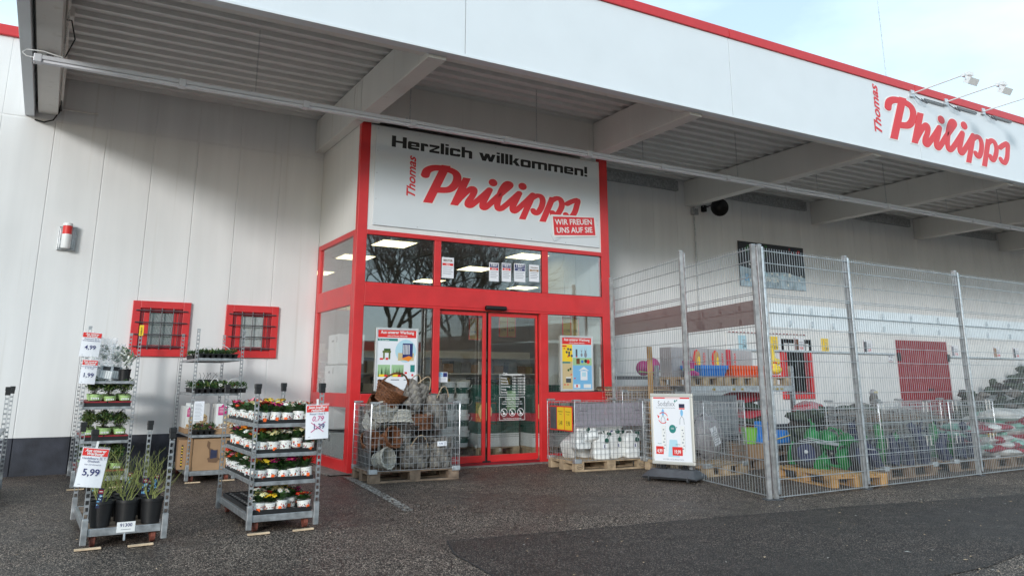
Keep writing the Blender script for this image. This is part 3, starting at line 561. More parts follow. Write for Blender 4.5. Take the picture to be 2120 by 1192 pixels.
# ---------------------------------------------------------- posters and stickers
def poster(x0, x1, z0, z1, lab, right):
    t = thing('poster', lab, 'poster', (x0, YV+.0, z0), 0, 'advertising posters on the entrance windows')
    W, H_ = x1-x0, z1-z0; e = .03
    q = MB(); q.box(0, e, .004, .024, 0, H_, 'sand'); q.box(W-e, W, .004, .024, 0, H_, 'sand'); q.box(e, W-e, .004, .024, 0, e, 'sand'); q.box(e, W-e, .004, .024, H_-e, H_, 'sand'); q.build('frame', t, bevel=.003)
    q = MB(); q.box(e, W-e, .012, .022, e, H_-e, 'paper'); q.build('sheet', t)
    q = MB(); y = .011; rect(q, e+.005, W-e-.005, H_-.14, H_-e-.004, y, 'hred'); text(q, 'Aus unserer Werbung', W/2, H_-.085, .062, 'white', y=y-.001, bold=.025, sx=.92); text(q, 'gültig ab Dienstag, 08.03.2022', W/2, H_-.125, .026, 'white', y=y-.001, bold=.02)
    if not right:
        rect(q, e, .34, H_-.19, H_-.155, y, 'tteal'); text(q, 'Für die kleinen', .05, H_-.183, .026, 'white', y=y-.001, align='LEFT', bold=.01)
        disc(q, .47, H_-.33, .165, y, 'tsky'); rect(q, .35, .60, H_-.47, H_-.36, y-.0005, 'tsand')
        rect(q, .42, .58, H_-.43, H_-.22, y-.001, 'inkb')
        for k in range(5): rect(q, .43+k*.022, .441+k*.022, H_-.38, H_-.24, y-.0014, 'white')
        q.add([(.40, y-.0015, H_-.44), (.52, y-.0015, H_-.48), (.58, y-.0015, H_-.42), (.52, y-.0015, H_-.40)], [(0, 1, 2, 3)], 'orp')
        rect(q, .11, .24, H_-.36, H_-.33, y-.001, 'leaf2'); rect(q, .12, .145, H_-.45, H_-.36, y-.001, 'leaf2'); rect(q, .205, .23, H_-.45, H_-.36, y-.001, 'leaf2'); rect(q, .13, .23, H_-.33, H_-.30, y-.001, 'leaf')
        rect(q, .16, .20, H_-.46, H_-.43, y-.0015, 'hred'); rect(q, .07, .12, H_-.46, H_-.435, y-.001, 'hred')
        rr = random.Random(3)
        for x_ in (.045, .255):
            rect(q, x_, x_+.19, H_-.70, H_-.53, y, 'tgrn')
            for k in range(14):
                xx = x_+rr.uniform(.005, .18); q.add([(xx, y-.001, H_-.70), (xx+.014, y-.001, H_-.70), (xx+.007, y-.001, H_-rr.uniform(.54, .6))], [(0, 1, 2)], 'leaf')
            rect(q, x_+.02, x_+.1, H_-.70, H_-.665, y-.0015, 'yel'); rect(q, x_+.1, x_+.15, H_-.70, H_-.67, y-.0015, 'hred')
        rect(q, .55, .62, H_-.63, H_-.53, y, 'tteal'); rect(q, .46, .50, H_-.66, H_-.63, y, 'hred'); rect(q, .57, .60, H_-.69, H_-.66, y, 'hred')
        for k in range(3): rect(q, .05+k*.2, .18+k*.2, H_-.75, H_-.735, y, 'cantape')
    else:
        rect(q, e+.003, .235, e+.003, H_-.145, y, 'tsand'); rect(q, e+.003, .235, H_-.42, H_-.145, y-.0004, 'yel'); rect(q, .24, W-e-.003, H_-.36, H_-.145, y, 'tsky'); rect(q, .24, W-e-.003, H_-.48, H_-.36, y, 'tgrn'); rect(q, .24, W-e-.003, e+.003, H_-.48, y, 'tblue')
        rect(q, e+.005, .12, H_-.185, H_-.16, y-.001, 'hred'); rect(q, e+.005, .19, H_-.45, H_-.425, y-.001, 'tteal')
        for (x_, z_) in ((.15, .22), (.12, .27), (.17, .32)):
            disc(q, x_, H_-z_, .022, y-.001, 'dgrey', 10); disc(q, x_+.05, H_-z_-.008, .022, y-.001, 'dgrey', 10)
        rect(q, .30, .335, H_-.34, H_-.22, y-.001, 'dgrey')
        for (x_, s_) in ((.42, .7), (.50, 1.)):
            disc(q, x_, H_-.31, .03*s_, y-.001, 'cantape', 12, rz=.045*s_); disc(q, x_, H_-.255, .018*s_, y-.001, 'cantape', 10); q.add([(x_-.018*s_, y-.001, H_-.25), (x_-.008*s_, y-.001, H_-.25), (x_-.02*s_, y-.001, H_-.18), (x_+.018*s_, y-.001, H_-.25), (x_+.008*s_, y-.001, H_-.25), (x_+.02*s_, y-.001, H_-.18)], [(0, 1, 2), (3, 4, 5)], 'cantape')
        rect(q, .31, .38, H_-.46, H_-.37, y-.001, 'wick'); disc(q, .55, H_-.42, .035, y-.001, 'hred', 12); disc(q, .50, H_-.41, .03, y-.0015, 'bark', 12); disc(q, .43, H_-.42, .025, y-.001, 'blue', 12)
        q.add([(.35, y-.001, H_-.57), (.46, y-.001, H_-.50), (.57, y-.001, H_-.57), (.46, y-.001, H_-.55)], [(0, 3, 2, 1)], 'white'); rect(q, .39, .53, H_-.72, H_-.57, y-.001, 'paper'); rect(q, .42, .50, H_-.66, H_-.59, y-.0015, 'tsky')
        disc(q, .15, H_-.56, .02, y-.001, 'leaf', 10); disc(q, .19, H_-.54, .02, y-.001, 'leaf', 10); rect(q, .1, .2, H_-.76, H_-.69, y-.001, 'dgrey'); rect(q, .1, .2, H_-.69, H_-.67, y-.001, 'white')
        for (x_, z_) in ((.06, .80), (.12, .80), (.19, .64), (.26, .70), (.06, .22), (.13, .35), (.30, .35)): rect(q, x_, x_+.03, H_-z_, H_-z_+.018, y-.002, 'hred')
        rect(q, .26, .38, e+.02, e+.08, y-.001, 'white'); rect(q, .45, .60, e+.02, e+.08, y-.001, 'white'); rect(q, .30, .33, e+.03, e+.075, y-.002, 'hred')
    q.build('print', t); return t
poster(.355, 1.02, 1.10, 2.0, 'poster with strandkorb beach chair and bamboo in the left entrance window', False)
poster(3.555, 4.21, 1.08, 1.975, 'poster with sunglasses and rabbit figures in the right entrance window', True)
def test_badge(x0, x1, z0, z1, lab, head, body, col):
    t = thing('test_badge', lab, 'sticker', (x0, YV, z0), 0, 'award stickers in the window above the doors'); W, H_ = x1-x0, z1-z0
    q = MB(); q.box(0, W, .02, .026, 0, H_, 'paper'); rect(q, .01, W-.01, H_*.74, H_-.01, .019, 'inkb' if head == 'TEST' else 'paper'); text(q, head, W/2, H_*.8, min(.075, W/len(head)*1.45), 'white' if head == 'TEST' else 'cardd', y=.0185, bold=.03)
    rect(q, .01, W-.01, H_*.6, H_*.72, .019, col); text(q, body, W/2, H_*.625, .03, 'white', y=.0185, bold=.02)
    for k in range(4): rect(q, .02, W-.02-.02*(k % 2), H_*(.5-.1*k), H_*(.5-.1*k)+.008, .019, 'cantape')
    q.build('sheet', t)
test_badge(1.385, 1.59, 2.79, 3.11, 'award sticker reading BESTER DEAL, leftmost above the doors', 'BESTER', 'DEAL', 'hred')
test_badge(2.22, 2.39, 2.79, 3.09, 'award sticker with red bar reading TEST, first of the four on the right', 'TEST', 'BILLIG', 'hred')
test_badge(2.45, 2.62, 2.80, 3.10, 'award sticker with red bar reading TEST, second of the four on the right', 'TEST', 'BILLIG', 'hred')
test_badge(2.68, 2.89, 2.81, 3.11, 'larger blue award sticker reading TEST and BESTE, third of the four', 'TEST', 'BESTE', 'inkb')
test_badge(2.965, 3.155, 2.83, 3.11, 'pale award sticker for product champions, rightmost above the doors', 'Champion', 'Produkt', 'card')
ds = thing('dog_sticker', 'small white and blue sticker on the left door leaf', 'sticker', (1.39, YV+.08, 1.225))
q = MB(); q.box(0, .155, 0, .004, 0, .145, 'paper'); rect(q, .008, .072, .075, .137, -.001, 'tblue'); rect(q, .08, .148, .075, .137, -.001, 'inkb'); text(q, 'b', .04, .085, .06, 'white', y=-.002, bold=.02)
for k in range(3): rect(q, .02, .13, .02+.016*k, .024+.016*k, -.001, 'cantape')
q.build('sheet', ds)
oh = thing('door_lettering', 'white opening hours and no dogs notice on the right door leaf', 'notice', (2.68, YV+.083, 0))
q = MB()
def frame_(x0, x1, z0, z1, e=.006):
    rect(q, x0, x1, z0, z0+e, 0, 'white'); rect(q, x0, x1, z1-e, z1, 0, 'white'); rect(q, x0, x0+e, z0+e, z1-e, 0, 'white'); rect(q, x1-e, x1, z0+e, z1-e, 0, 'white')
frame_(-.23, .23, 1.03, 1.34); frame_(-.235, .23, .645, 1.0)
text(q, 'Öffnungszeiten', 0, 1.325, .058, 'white', bold=.012)
for k, dname in enumerate(('Montag', 'Dienstag', 'Mittwoch', 'Donnerstag', 'Freitag', 'Samstag')):
    text(q, dname, -.21, 1.275-.043*k, .036, 'white', align='LEFT', bold=.015); text(q, '9.00 - 19.00 Uhr', 0.0, 1.275-.043*k, .036, 'white', align='LEFT', bold=.015)
text(q, 'Lassen Sie bitte', 0, .955, .042, 'white', bold=.015); text(q, 'um Missverständnisse zu vermeiden', 0, .92, .024, 'white', bold=.01); text(q, 'Taschen, Tüten, Rucksäcke usw.', 0, .885, .029, 'white', bold=.01); text(q, 'in Ihrem Fahrzeug!', 0, .85, .029, 'white', bold=.01); text(q, 'Vielen Dank für Ihr Verständnis.', 0, .662, .026, 'white', bold=.01)
for k, x_ in enumerate((-.15, 0, .15)):
    ring(q, x_, .765, .052, .06, 0, 'white'); q.add([(x_-.044, -.001, .802), (x_-.037, -.001, .809), (x_+.044, -.001, .728), (x_+.037, -.001, .721)], [(0, 1, 2, 3)], 'white')
    rect(q, x_-.02, x_+.015, .73, .755, 0, 'white'); rect(q, x_-.01, x_+.0, .755, .79, 0, 'white')
q.build('lettering', oh)

# ================================================================== CANOPY FITTINGS
lr = thing('light_rail', 'long grey strip light rail hung on chains under the canopy', 'light', (0, -3.15, 4.72))
x = -4.2
while x < 26:
    q = MB(); L = 1.5; q.box(x, x+L-.004, -.05, .05, .0, .05, 'lamppost'); q.box(x+.02, x+L-.03, -.033, .033, -.032, .0, 'tube'); q.box(x-.03, x+.05, -.056, .056, -.036, .056, 'lamppost')
    q.build('tube_light', lr, bevel=.006); x += L
for cx_ in [-3.95, -1.83, .27, 2.35, 4.42, 6.58, 8.7, 10.8, 12.9, 15, 17.1, 19.2, 21.3, 23.4]:
    q = MB(); z = .07; k = 0
    while z < .90:
        a = pi/2*(k % 2); q.tube([(cx_+.008*cos(a)*cos(t)*1.0, .008*sin(a)*cos(t), z+.014*sin(t)) for t in [2*pi*i/6 for i in range(6)]], .0028, 'galvd', 4, closed=True, smooth=False); z += .023; k += 1
    q.box(cx_-.05, cx_+.05, -.012, .012, .05, .062, 'galvd'); q.box(cx_-.05, cx_-.04, -.012, .012, .062, .08, 'galvd'); q.build('chain', lr)
q = MB(); q.tube([(-4.2, 0, .02), (-4.30, -.02, .015), (-4.34, -.03, .05), (-4.30, 0, .10), (-4.15, 0, .11), (-3.95, 0, .075)], .007, 'white', 6); q.tube([(-3.93, 0, .09), (-3.86, .08, .35), (-3.92, .2, .62), (-3.97, .3, .66)], .008, 'black', 6); q.build('cable', lr)
ss = [('thin', 9.31, 6.33, 'leftmost'), ('', 10.35, 6.36, 'middle'), ('', 11.58, 6.39, 'rightmost')]
fl = None
for i, (_, x, z, nm) in enumerate(ss):
    lb = 'white arm floodlight above the red fascia lettering, %s of the three' % nm
    if fl is None:
        fl = thing('floodlight', lb, 'floodlight', (x, YF, z), 0, 'floodlights over the fascia lettering')
        q = MB(); q.box(-.05, .05, -.05, 0, -.07, .05, 'galv'); q.tube([(0, -.03, -.01), (0.0, -1.0, .02)], .012, 'white', 8); q.build('arm', fl)
        q = MB(); q.box(-.07, .07, -1.12, -.98, -.03, .03, 'white'); T = TR(.02, -1.08, -.13, .6); q.box(-.13, .13, -.05, .05, -.05, .07, 'white', T); q.box(-.11, .11, .05, .054, -.04, .06, 'film', T); q.tube([(-.07, -1.05, .0), (-.12, -1.08, -.12)], .008, 'galv', 6); q.tube([(.07, -1.05, 0), (.14, -1.08, -.12)], .008, 'galv', 6); q.build('lamp_head', fl, bevel=.006)
        q = MB(); q.tube([(.05, -.03, -.03), (.12, -.09, -.12), (.2, -.1, -.15), (.24, -.05, -.07), (.28, -.1, -.16), (.35, -.08, -.15), (.36, -.03, -.04)], .009, 'dgrey', 6); q.tube([(.36, -.03, -.04), (1.0, -.03, -.04)], .012, 'galvd', 6); q.tube([(.36, -.03, -.065), (1.0, -.03, -.065)], .012, 'galvd', 6); q.build('cable', fl)
    else: dup(fl, (x, YF, z), None, lb)
sp = thing('horn_speaker', 'black horn loudspeaker under the canopy beside the wall conduit', 'loudspeaker', (8.72, -.1, 5.0))
q = MB(); T = TR(.12, -.28, 0, pi/2+.1, 0, -.55); q.lathe([(.05, -.18), (.055, -.05), (.08, .02), (.19, .13), (.2, .14), (.185, .14), (.07, .03), (.02, .0)], 'black', 24, T); q.build('horn', sp)
q = MB(); q.tube([(0, -.02, .05), (.0, -.2, .07), (.06, -.2, .0)], .015, 'black', 6); q.box(-.04, .04, -.01, .09, -.04, .1, 'black'); q.box(-.05, .12, .0, .02, .06, .1, 'galvd'); q.build('bracket', sp)
si = thing('alarm_siren', 'red and white alarm siren on a grey box on the left wall', 'alarm', (-3.68, -.0, 3.25))
q = MB(); q.box(-.11, .12, -.05, 0, -.19, .15, 'galvd'); q.box(-.09, .10, -.065, -.05, -.17, .13, 'galvd'); q.build('housing', si, bevel=.008)
q = MB(); c = (0, -.12, 0); q.lathe([(.055, -.17), (.062, -.15), (.062, .03)], 'white', 20, c=c); q.lathe([(.060, .031), (.060, .15)], 'hred', 20, c=c); q.lathe([(.064, .151), (.064, .185), (.05, .195)], 'white', 20, c=c); q.build('beacon', si)
rd = MB(); rd.tube([(0, 0, 0), (.0, 0, 8.5)], .012, 'galv', 6); rd.box(-.1, .1, -.1, .1, -.05, .1, 'galvd'); o = rd.build('lightning_rod', loc=(11.5, -3, 5.85)); tag(o, 'thin lightning rod standing on the canopy roof', 'lightning rod')
# banner and wall price rail
bn = thing('banner', 'dark banner with icy blue foot on the wall above the fence', 'banner', (9.75, -.02, 3.36))
q = MB(); q.box(0, 2.2, -.012, 0, .0, 1.04, 'aban'); q.build('cloth', bn)
q = MB(); q.add([(0, -.014, 0), (2.2, -.014, 0), (2.2, -.014, .30), (1.5, -.014, .40), (.8, -.014, .36), (0, -.014, .46)], [(0, 1, 2, 3, 4, 5)], 'ice'); rr = random.Random(5)
for k in range(26): disc(q, rr.uniform(.3, 2.1), rr.uniform(.08, .36), rr.uniform(.02, .06), -.016-k*.0002, rr.choice(['ice', 'wpet', 'tsky']), 6)
for k in range(20): disc(q, rr.uniform(.2, 1.2), rr.uniform(.72, .98), rr.uniform(.02, .07), -.016-k*.0002, rr.choice(['bgrn', 'bgrn', 'leafd']), 5)
for k in range(7): disc(q, rr.uniform(1.5, 2.1), rr.uniform(.75, .98), rr.uniform(.02, .06), -.016-k*.0002, rr.choice(['redd', 'redp', 'navy']), 6)
text(q, 'und', .45, .5, .22, 'white', y=-.024, bold=.02); text(q, '&', .22, .12, .26, 'tblue', y=-.024); text(q, 'ISERVIER', .95, .14, .16, 'wpet', y=-.024, bold=.01); q.build('print', bn)
pr_ = thing('price_rail', 'long white price rail with cards on the wall behind the fence', 'price rail', (9.2, -.0, 1.98))
q = MB(); q.box(0, 5.9, -.05, -.01, -.06, .30, 'white'); q.box(0, 5.9, -.07, -.05, -.08, -.04, 'galv'); q.box(8.3, 20, -.05, -.01, -.1, .24, 'white'); q.box(8.3, 20, -.07, -.05, -.12, -.08, 'galv')
q.box(0, 2.6, -.06, -.05, .31, .34, 'white')
for k in range(22): q.box(.05+k*.115, .11+k*.115, -.066, -.06, .315, .335, 'redd')
q.build('rail', pr_)
cards = [(.35, 'tsky', ''), (1.35, 'yel', ''), (2.15, 'paper', '9,98'), (3.1, 'yel', '5,98'), (4.65, 'paper', '5,99'), (8.35, 'paper', '17,95'), (10.4, 'paper', '16,99'), (11.4, 'paper', '4,99'), (12.6, 'yel', '')]
for k, (x, m_, tx) in enumerate(cards):
    q = MB(); z0 = -.05 if x < 6 else -.09; w_ = .34 if m_ == 'paper' else .24
    q.box(x, x+w_, -.062, -.052, z0, z0+.31, m_)
    if m_ == 'paper': rect(q, x+.02, x+.13, z0+.02, z0+.27, -.063, R.choice(['dgrey', 'wick', 'cantape', 'card'])); rect(q, x, x+.012, z0, z0+.31, -.0635, 'redd'); 
    for j in range(3): rect(q, x+w_*.45, x+w_*.85, z0+.2-.04*j, z0+.212-.04*j, -.063, 'cantape')
    text(q, tx or '3,98', x+w_*.66, z0+.035, .09, 'hred' if m_ == 'paper' else 'ink', y=-.0632, bold=.02, sx=.8); q.build('price_card', pr_)
nb = thing('wall_notice', 'small white notice plate left of the red delivery door', 'notice', (14.85, -.01, 1.72))
q = MB(); q.box(0, .2, -.006, 0, 0, .22, 'paper'); rect(q, .0, .2, .0, .015, -.007, 'redd'); rect(q, 0, .2, .205, .22, -.007, 'redd'); text(q, 'P', .05, .1, .09, 'ink', y=-.007, bold=.02); text(q, 'G', .13, .1, .09, 'ink', y=-.007, bold=.02); rect(q, .05, .15, .04, .06, -.007, 'cantape'); q.build('plate', nb)

# ================================================================== WIRE FENCE
def fence(name, label, pts, tops, spac, posts, band, bandmat, dz=()):
    t = thing(name, label, 'fence', (pts[0][0], pts[0][1], 0), group=None)
    O = Vector((pts[0][0], pts[0][1], 0))
    for i in range(len(pts)-1):
        A = Vector((*pts[i], 0))-O; B = Vector((*pts[i+1], 0))-O; d = (B-A); L = d.length; d.normalize(); nrm = Vector((d.y, -d.x, 0))
        off = dz[i] if dz else 0; s_ = (tops[i]-.035)/2.72
        q = MB(); rows = [(.03+.179*k)*s_+off*0 for k in range(13)]+[2.20*s_, 2.38*s_, 2.56*s_, 2.70*s_]
        n = int(L/spac); a0 = A+d*.05; l2 = L-.1
        for k in range(n+1):
            p = a0+d*(l2*k/n)
            j = R.uniform(-.002, .002)
            q.tube([p+Vector((j, 0, .02)), p+Vector((j, 0, 2.185*s_))], 0.0026, 'wire', 4, smooth=False)
            q.tube([p+Vector((0, 0, 2.19*s_)), p+Vector((0, 0, 2.735*s_))], 0.0026, 'wire', 4, smooth=False)
        for z in rows:
            for sgn in (-1, 1): q.tube([A+d*.01+nrm*.0085*sgn+Vector((0, 0, z)), B-d*.01+nrm*.0085*sgn+Vector((0, 0, z))], .0040, 'wire', 4, smooth=False)
        q.build('panel', t)
        if band:
            q = MB(); z0, z1 = 1.84*s_, 2.11*s_; c0 = A+d*.09; c1 = B-d*.07
            q.add([c0+nrm*-.02+Vector((0, 0, z0)), c1+nrm*-.02+Vector((0, 0, z0)), c1+nrm*-.02+Vector((0, 0, z1)), c0+nrm*-.02+Vector((0, 0, z1)), c0+nrm*-.024+Vector((0, 0, z0)), c1+nrm*-.024+Vector((0, 0, z0)), c1+nrm*-.024+Vector((0, 0, z1)), c0+nrm*-.024+Vector((0, 0, z1))], [(0, 1, 2, 3), (7, 6, 5, 4), (0, 4, 5, 1), (2, 6, 7, 3)], bandmat)
            q.build('privacy_strip', t)
            q = MB()
            for k in range(1, 4):
                c = A+d*(L*k/4.)
                for z in (1.86*s_, 2.02*s_): q.box(-.012, .012, -.008, .008, 0, .06, 'galv', Matrix.Translation(c+nrm*.012+Vector((0, 0, z))) @ Matrix.Rotation(math.atan2(d.y, d.x), 4, 'Z'))
            q.build('clips', t)
    for i, (p, top) in enumerate(posts):
        P_ = Vector((*p, 0))-O; j = min(i, len(pts)-2); d = Vector((pts[j+1][0]-pts[j][0], pts[j+1][1]-pts[j][1], 0)).normalized(); an = math.atan2(d.y, d.x)
        T = Matrix.Translation(P_) @ Matrix.Rotation(an, 4, 'Z')
        q = MB(); q.box(-.02, .02, .012, .062, 0, top, 'postd', T); q.box(-.023, .023, .009, .065, top, top+.01, 'galv', T); q.box(-.055, .055, -.02, .1, 0, .012, 'dgrey', T)
        q.box(-.016, .016, -.018, -.012, .06, top-.02, 'galv', T)
        for k in range(14): q.lathe([(.006, 0), (.005, .005)], 'galvd', 8, T @ TR(0, -.020, .1+k*(top-.2)/13, pi/2))
        q.build('post', t, bevel=.003)
    return t
FA = [(3.21, -6.61), (4.79, -6.545), (7.31, -6.44), (9.83, -6.335), (12.35, -6.23), (14.87, -6.12)]
fence('wire_fence', 'front run of the galvanised wire fence parallel to the canopy', FA, [2.75]*5, .046, [(p, 2.76) for p in FA], True, 'band')
FB = [(3.17, -6.57), (3.65, -4.83), (4.26, -2.45)]
fence('wire_fence', 'side run of the galvanised wire fence between corner and red entrance', FB, [2.79, 2.93], .062, [((3.17, -6.56), 2.76), ((3.65, -4.83), 2.97), ((4.26, -2.45), 2.9)], True, 'bandd')

# ================================================================== PLANT MESH HELPERS
def leafmb(mb, T, L, W, m, curl=.3, ns=3):
    vs = []; prof = [.25, 1.0, .8, .1] if ns == 3 else [.3, 1., .15]
    for i, w_ in enumerate(prof):
        t = i/(len(prof)-1); y = L*t; z = L*(t*.9-curl*t*t*1.6)
        vs += [(-W*w_, y*.8, z+.12*W), (0, y*.8, z-.12*W), (W*w_, y*.8, z+.12*W)]
    fs = []
    for i in range(len(prof)-1): a = i*3; fs += [(a, a+1, a+4, a+3), (a+1, a+2, a+5, a+4)]
    mb.add(vs, fs, m, T)
def rosette(n, L, W, m1, m2, h=0, seed=0, curl=.35):
    rr = random.Random(seed); mb = MB()
    for i in range(n):
        a = i*2.4+rr.uniform(-.3, .3); e = rr.uniform(-.75, .35)*(1-i/n*.4); l = L*rr.uniform(.7, 1.15)
        mb_T = Matrix.Translation((0, 0, h)) @ Matrix.Rotation(a, 4, 'Z') @ Matrix.Rotation(-e*.6, 4, 'X')
        leafmb(mb, mb_T, l, W*rr.uniform(.8, 1.2), m1 if rr.random() < .6 else m2, curl*rr.uniform(.4, 1.4))
    return mb
def blooms(mb, n, rad, h, m, seed, fr=.019):
    rr = random.Random(seed)
    for i in range(n):
        a = rr.uniform(0, 2*pi); q = rad*math.sqrt(rr.random()); x, y, z = q*cos(a), q*sin(a), h+rr.uniform(-.008, .012)-q*.25
        T = TR(x, y, z, rr.uniform(-.6, .5), rr.uniform(-.5, .5), rr.uniform(0, 6))
        for k in range(5):
            b = 2*pi*k/5; c_ = Vector((cos(b), sin(b), 0)); s_ = Vector((-sin(b), cos(b), 0))
            mb.add([(0, 0, 0), c_*fr*.6+s_*fr*.45+Vector((0, 0, .003)), c_*fr*1.05+s_*fr*.2+Vector((0, 0, .0)), c_*fr*1.05-s_*fr*.2+Vector((0, 0, .0)), c_*fr*.6-s_*fr*.45+Vector((0, 0, .003))], [(0, 1, 2, 3, 4)], m, T)
        mb.lathe([(fr*.25, 0), (.001, .004)], 'core', 6, T @ TR(0, 0, .001))
def bush(mb, c, r, n, L, W, mats_, rr, up_=.5):
    for i in range(n):
        v = Vector((rr.gauss(0, 1), rr.gauss(0, 1), rr.gauss(0, 1)+up_)).normalized()*rr.random()**.4
        p = Vector((c[0]+v.x*r[0], c[1]+v.y*r[1], c[2]+v.z*r[2]))
        leafmb(mb, TR(p.x, p.y, p.z, rr.uniform(-1, .6), rr.uniform(-.6, .6), rr.uniform(0, 6.3)), L*rr.uniform(.6, 1.3), W, rr.choice(mats_), rr.uniform(0, .5), 2)

# ================================================================== FLOWER TROLLEYS
CW, CD = .565, 1.35
def trolley(label, loc, H, shelves, rz=0, cap=False, heights=None, tagn=None):
    t = thing('plant_trolley', label, 'trolley', (loc[0], loc[1], 0), rz, 'galvanised plant trolleys')
    q = MB(); a = .025
    q.box(a, CW-a, 0, .03, .085, .14, 'galvt'); q.box(a, CW-a, CD-.03, CD, .085, .14, 'galvt'); q.box(0, .03, a, CD-a, .085, .14, 'galvt'); q.box(CW-.03, CW, a, CD-a, .085, .14, 'galvt'); q.box(.03, CW-.03, .03, CD-.03, .118, .136, 'oldw')
    for x in (0, CW):
        for y in (0, CD): q.box(x-.022, x+.022, y-.022, y+.022, .03, .215, 'galvt')
    q.build('base_frame', t, bevel=.003)
    for i, (x, y) in enumerate(((0, 0), (CW, 0), (0, CD), (CW, CD))):
        h = (heights or [H]*4)[i]; q = MB(); z0 = .2
        q.box(x-.017, x-.013, y-.016, y+.016, z0, h, 'galvt'); q.box(x+.013, x+.017, y-.016, y+.016, z0, h, 'galvt')
        n = int((h-z0)/.05)
        for k in range(n+1):
            z = z0+k*.05
            q.box(x-.013, x+.013, y-.017, y-.013, z, min(z+.018, h), 'galvt'); q.box(x-.013, x+.013, y+.013, y+.017, z, min(z+.018, h), 'galvt')
        if not cap: q.box(x-.02, x+.02, y-.012, y+.012, h, h+.02, 'galvd')
        u = q.build('upright', t)
        if cap: q = MB(); q.box(x-.024, x+.024, y-.024, y+.024, h-.075, h+.01, 'black'); q.box(x-.027, x+.027, y-.027, y+.027, h-.03, h+.01, 'black'); q.build('cap', u, bevel=.004)
    for z in shelves:
        q = MB(); q.box(.02, CW-.02, -.004, .018, z-.028, z+.004, 'galvt'); q.box(.02, CW-.02, CD-.018, CD+.004, z-.028, z+.004, 'galvt'); q.box(.018, .034, .02, CD-.02, z-.03, z+.004, 'galvd'); q.box(CW-.034, CW-.018, .02, CD-.02, z-.03, z+.004, 'galvd'); q.box(.034, CW-.034, .02, CD-.02, z-.012, z, 'galvd'); q.build('shelf', t, bevel=.002)
    for x, y in ((.07, .09), (CW-.07, .09), (.07, CD-.09), (CW-.07, CD-.09)):
        q = MB(); q.lathe([(.035, -.018), (.055, -.016), (.055, .016), (.035, .018)], 'rust', 18, TR(x, y, .055, 0, pi/2)); q.box(x-.026, x-.021, y-.02, y+.02, .05, .118, 'rust'); q.box(x+.021, x+.026, y-.02, y+.02, .05, .118, 'rust'); q.build('caster', t)
    if tagn:
        q = MB(); q.box(CW/2-.06, CW/2+.07, -.006, -.001, .10, .175, 'white'); text(q, tagn, CW/2+.005, .14, .035, 'inkb', y=-.007, bold=.01); q.box(CW/2-.03, CW/2+.04, -.007, -.006, .118, .122, 'cantape'); q.build('number_plate', t); q = MB(); q.tube([(CW/2, .01, .1), (CW/2, -.01, .04)], .009, 'galvt', 8); q.build('tow_pin', t)
    return t
def price_sign(x, y, z, W, H_, head, lines, price, lab, tilt=0., rz=0., red=None, old=False):
    t = thing('price_sign', lab, 'price sign', (x, y, z), rot=(0, tilt, rz), group='price sheets hung on the plant trolleys')
    q = MB(); n = 6; cv = lambda u: .01*sin(u*pi)
    for k in range(n):
        u0, u1 = k/n, (k+1)/n; q.add([(W*(u0-.5), -cv(u0), -H_), (W*(u1-.5), -cv(u1), -H_), (W*(u1-.5), -cv(u1), 0), (W*(u0-.5), -cv(u0), 0), ], [(0, 1, 2, 3)], 'paper', smooth=True)
    q.build('sheet', t)
    q = MB(); rect(q, -W/2+.004, W/2-.004, -.058, -.004, -.011, 'hred'); text(q, head[0], 0, -.029, .029, 'white', y=-.012, bold=.03, shear=.2); text(q, head[1], 0, -.052, .029, 'white', y=-.012, bold=.03, shear=.2)
    for k, ln in enumerate(lines): text(q, ln, 0, -.083-.021*k, .023 if k < 2 else .014, 'inkb', y=-.0125)
    if red: text(q, red, 0, -.135, .06, 'magenta', y=-.0125, shear=.2); text(q, price, 0.01, -.20, .062, 'inkb', y=-.0125, bold=.01); q.add([(-.06, -.013, -.225), (-.055, -.013, -.229), (.07, -.013, -.145), (.066, -.013, -.142)], [(0, 1, 2, 3)], 'magenta'); q.add([(-.06, -.0135, -.147), (-.056, -.0135, -.143), (.055, -.0135, -.225), (.05, -.0135, -.228)], [(0, 1, 2, 3)], 'magenta')
    else: text(q, price, 0, -.20, .07, 'inkb', y=-.0125, bold=.012)
    rect(q, -W/2+.02, -W/2+.06, -H_+.018, -H_+.021, -.006, 'cantape'); q.build('print', t)
    q = MB(); q.add([(-W/2-.004, .003, -H_-.004), (W/2+.004, .003, -H_-.004), (W/2+.004, .003, .012), (-W/2-.004, .003, .012)], [(0, 1, 2, 3)], 'film'); q.box(-.008, .008, -.006, .006, 0, .05, 'white'); q.build('sleeve', t)
    return t
def ordn(i): return ('first', 'second', 'third', 'fourth', 'fifth', 'sixth', 'seventh', 'eighth')[i]
T4 = (-2.115, -5.72)
trolley('primrose trolley with four shelves of potted flowers and black caps', T4, 1.20, (.40, .63, .875), cap=True, heights=[1.205, 1.21, 1.195, 1.21])
T1 = (-3.335, -5.74)
trolley('low trolley of black pots with bare green twigs in the left foreground', T1, .86, (), rz=.02, cap=True, tagn='91300')
T2 = (-3.31, -1.93)
trolley('tall trolley with bagged plants on top standing left of the barred windows', T2, 1.87, (.54, .935, 1.235))
T3 = (-2.065, -1.93)
trolley('tall trolley with peanut boxes and a torn cardboard box between the barred windows', T3, 1.88, (.57, 1.085, 1.525))
trolley('trolley cut off at the left edge of the photo', (-4.60, -3.0), 1.17, (.40, .7), cap=True)
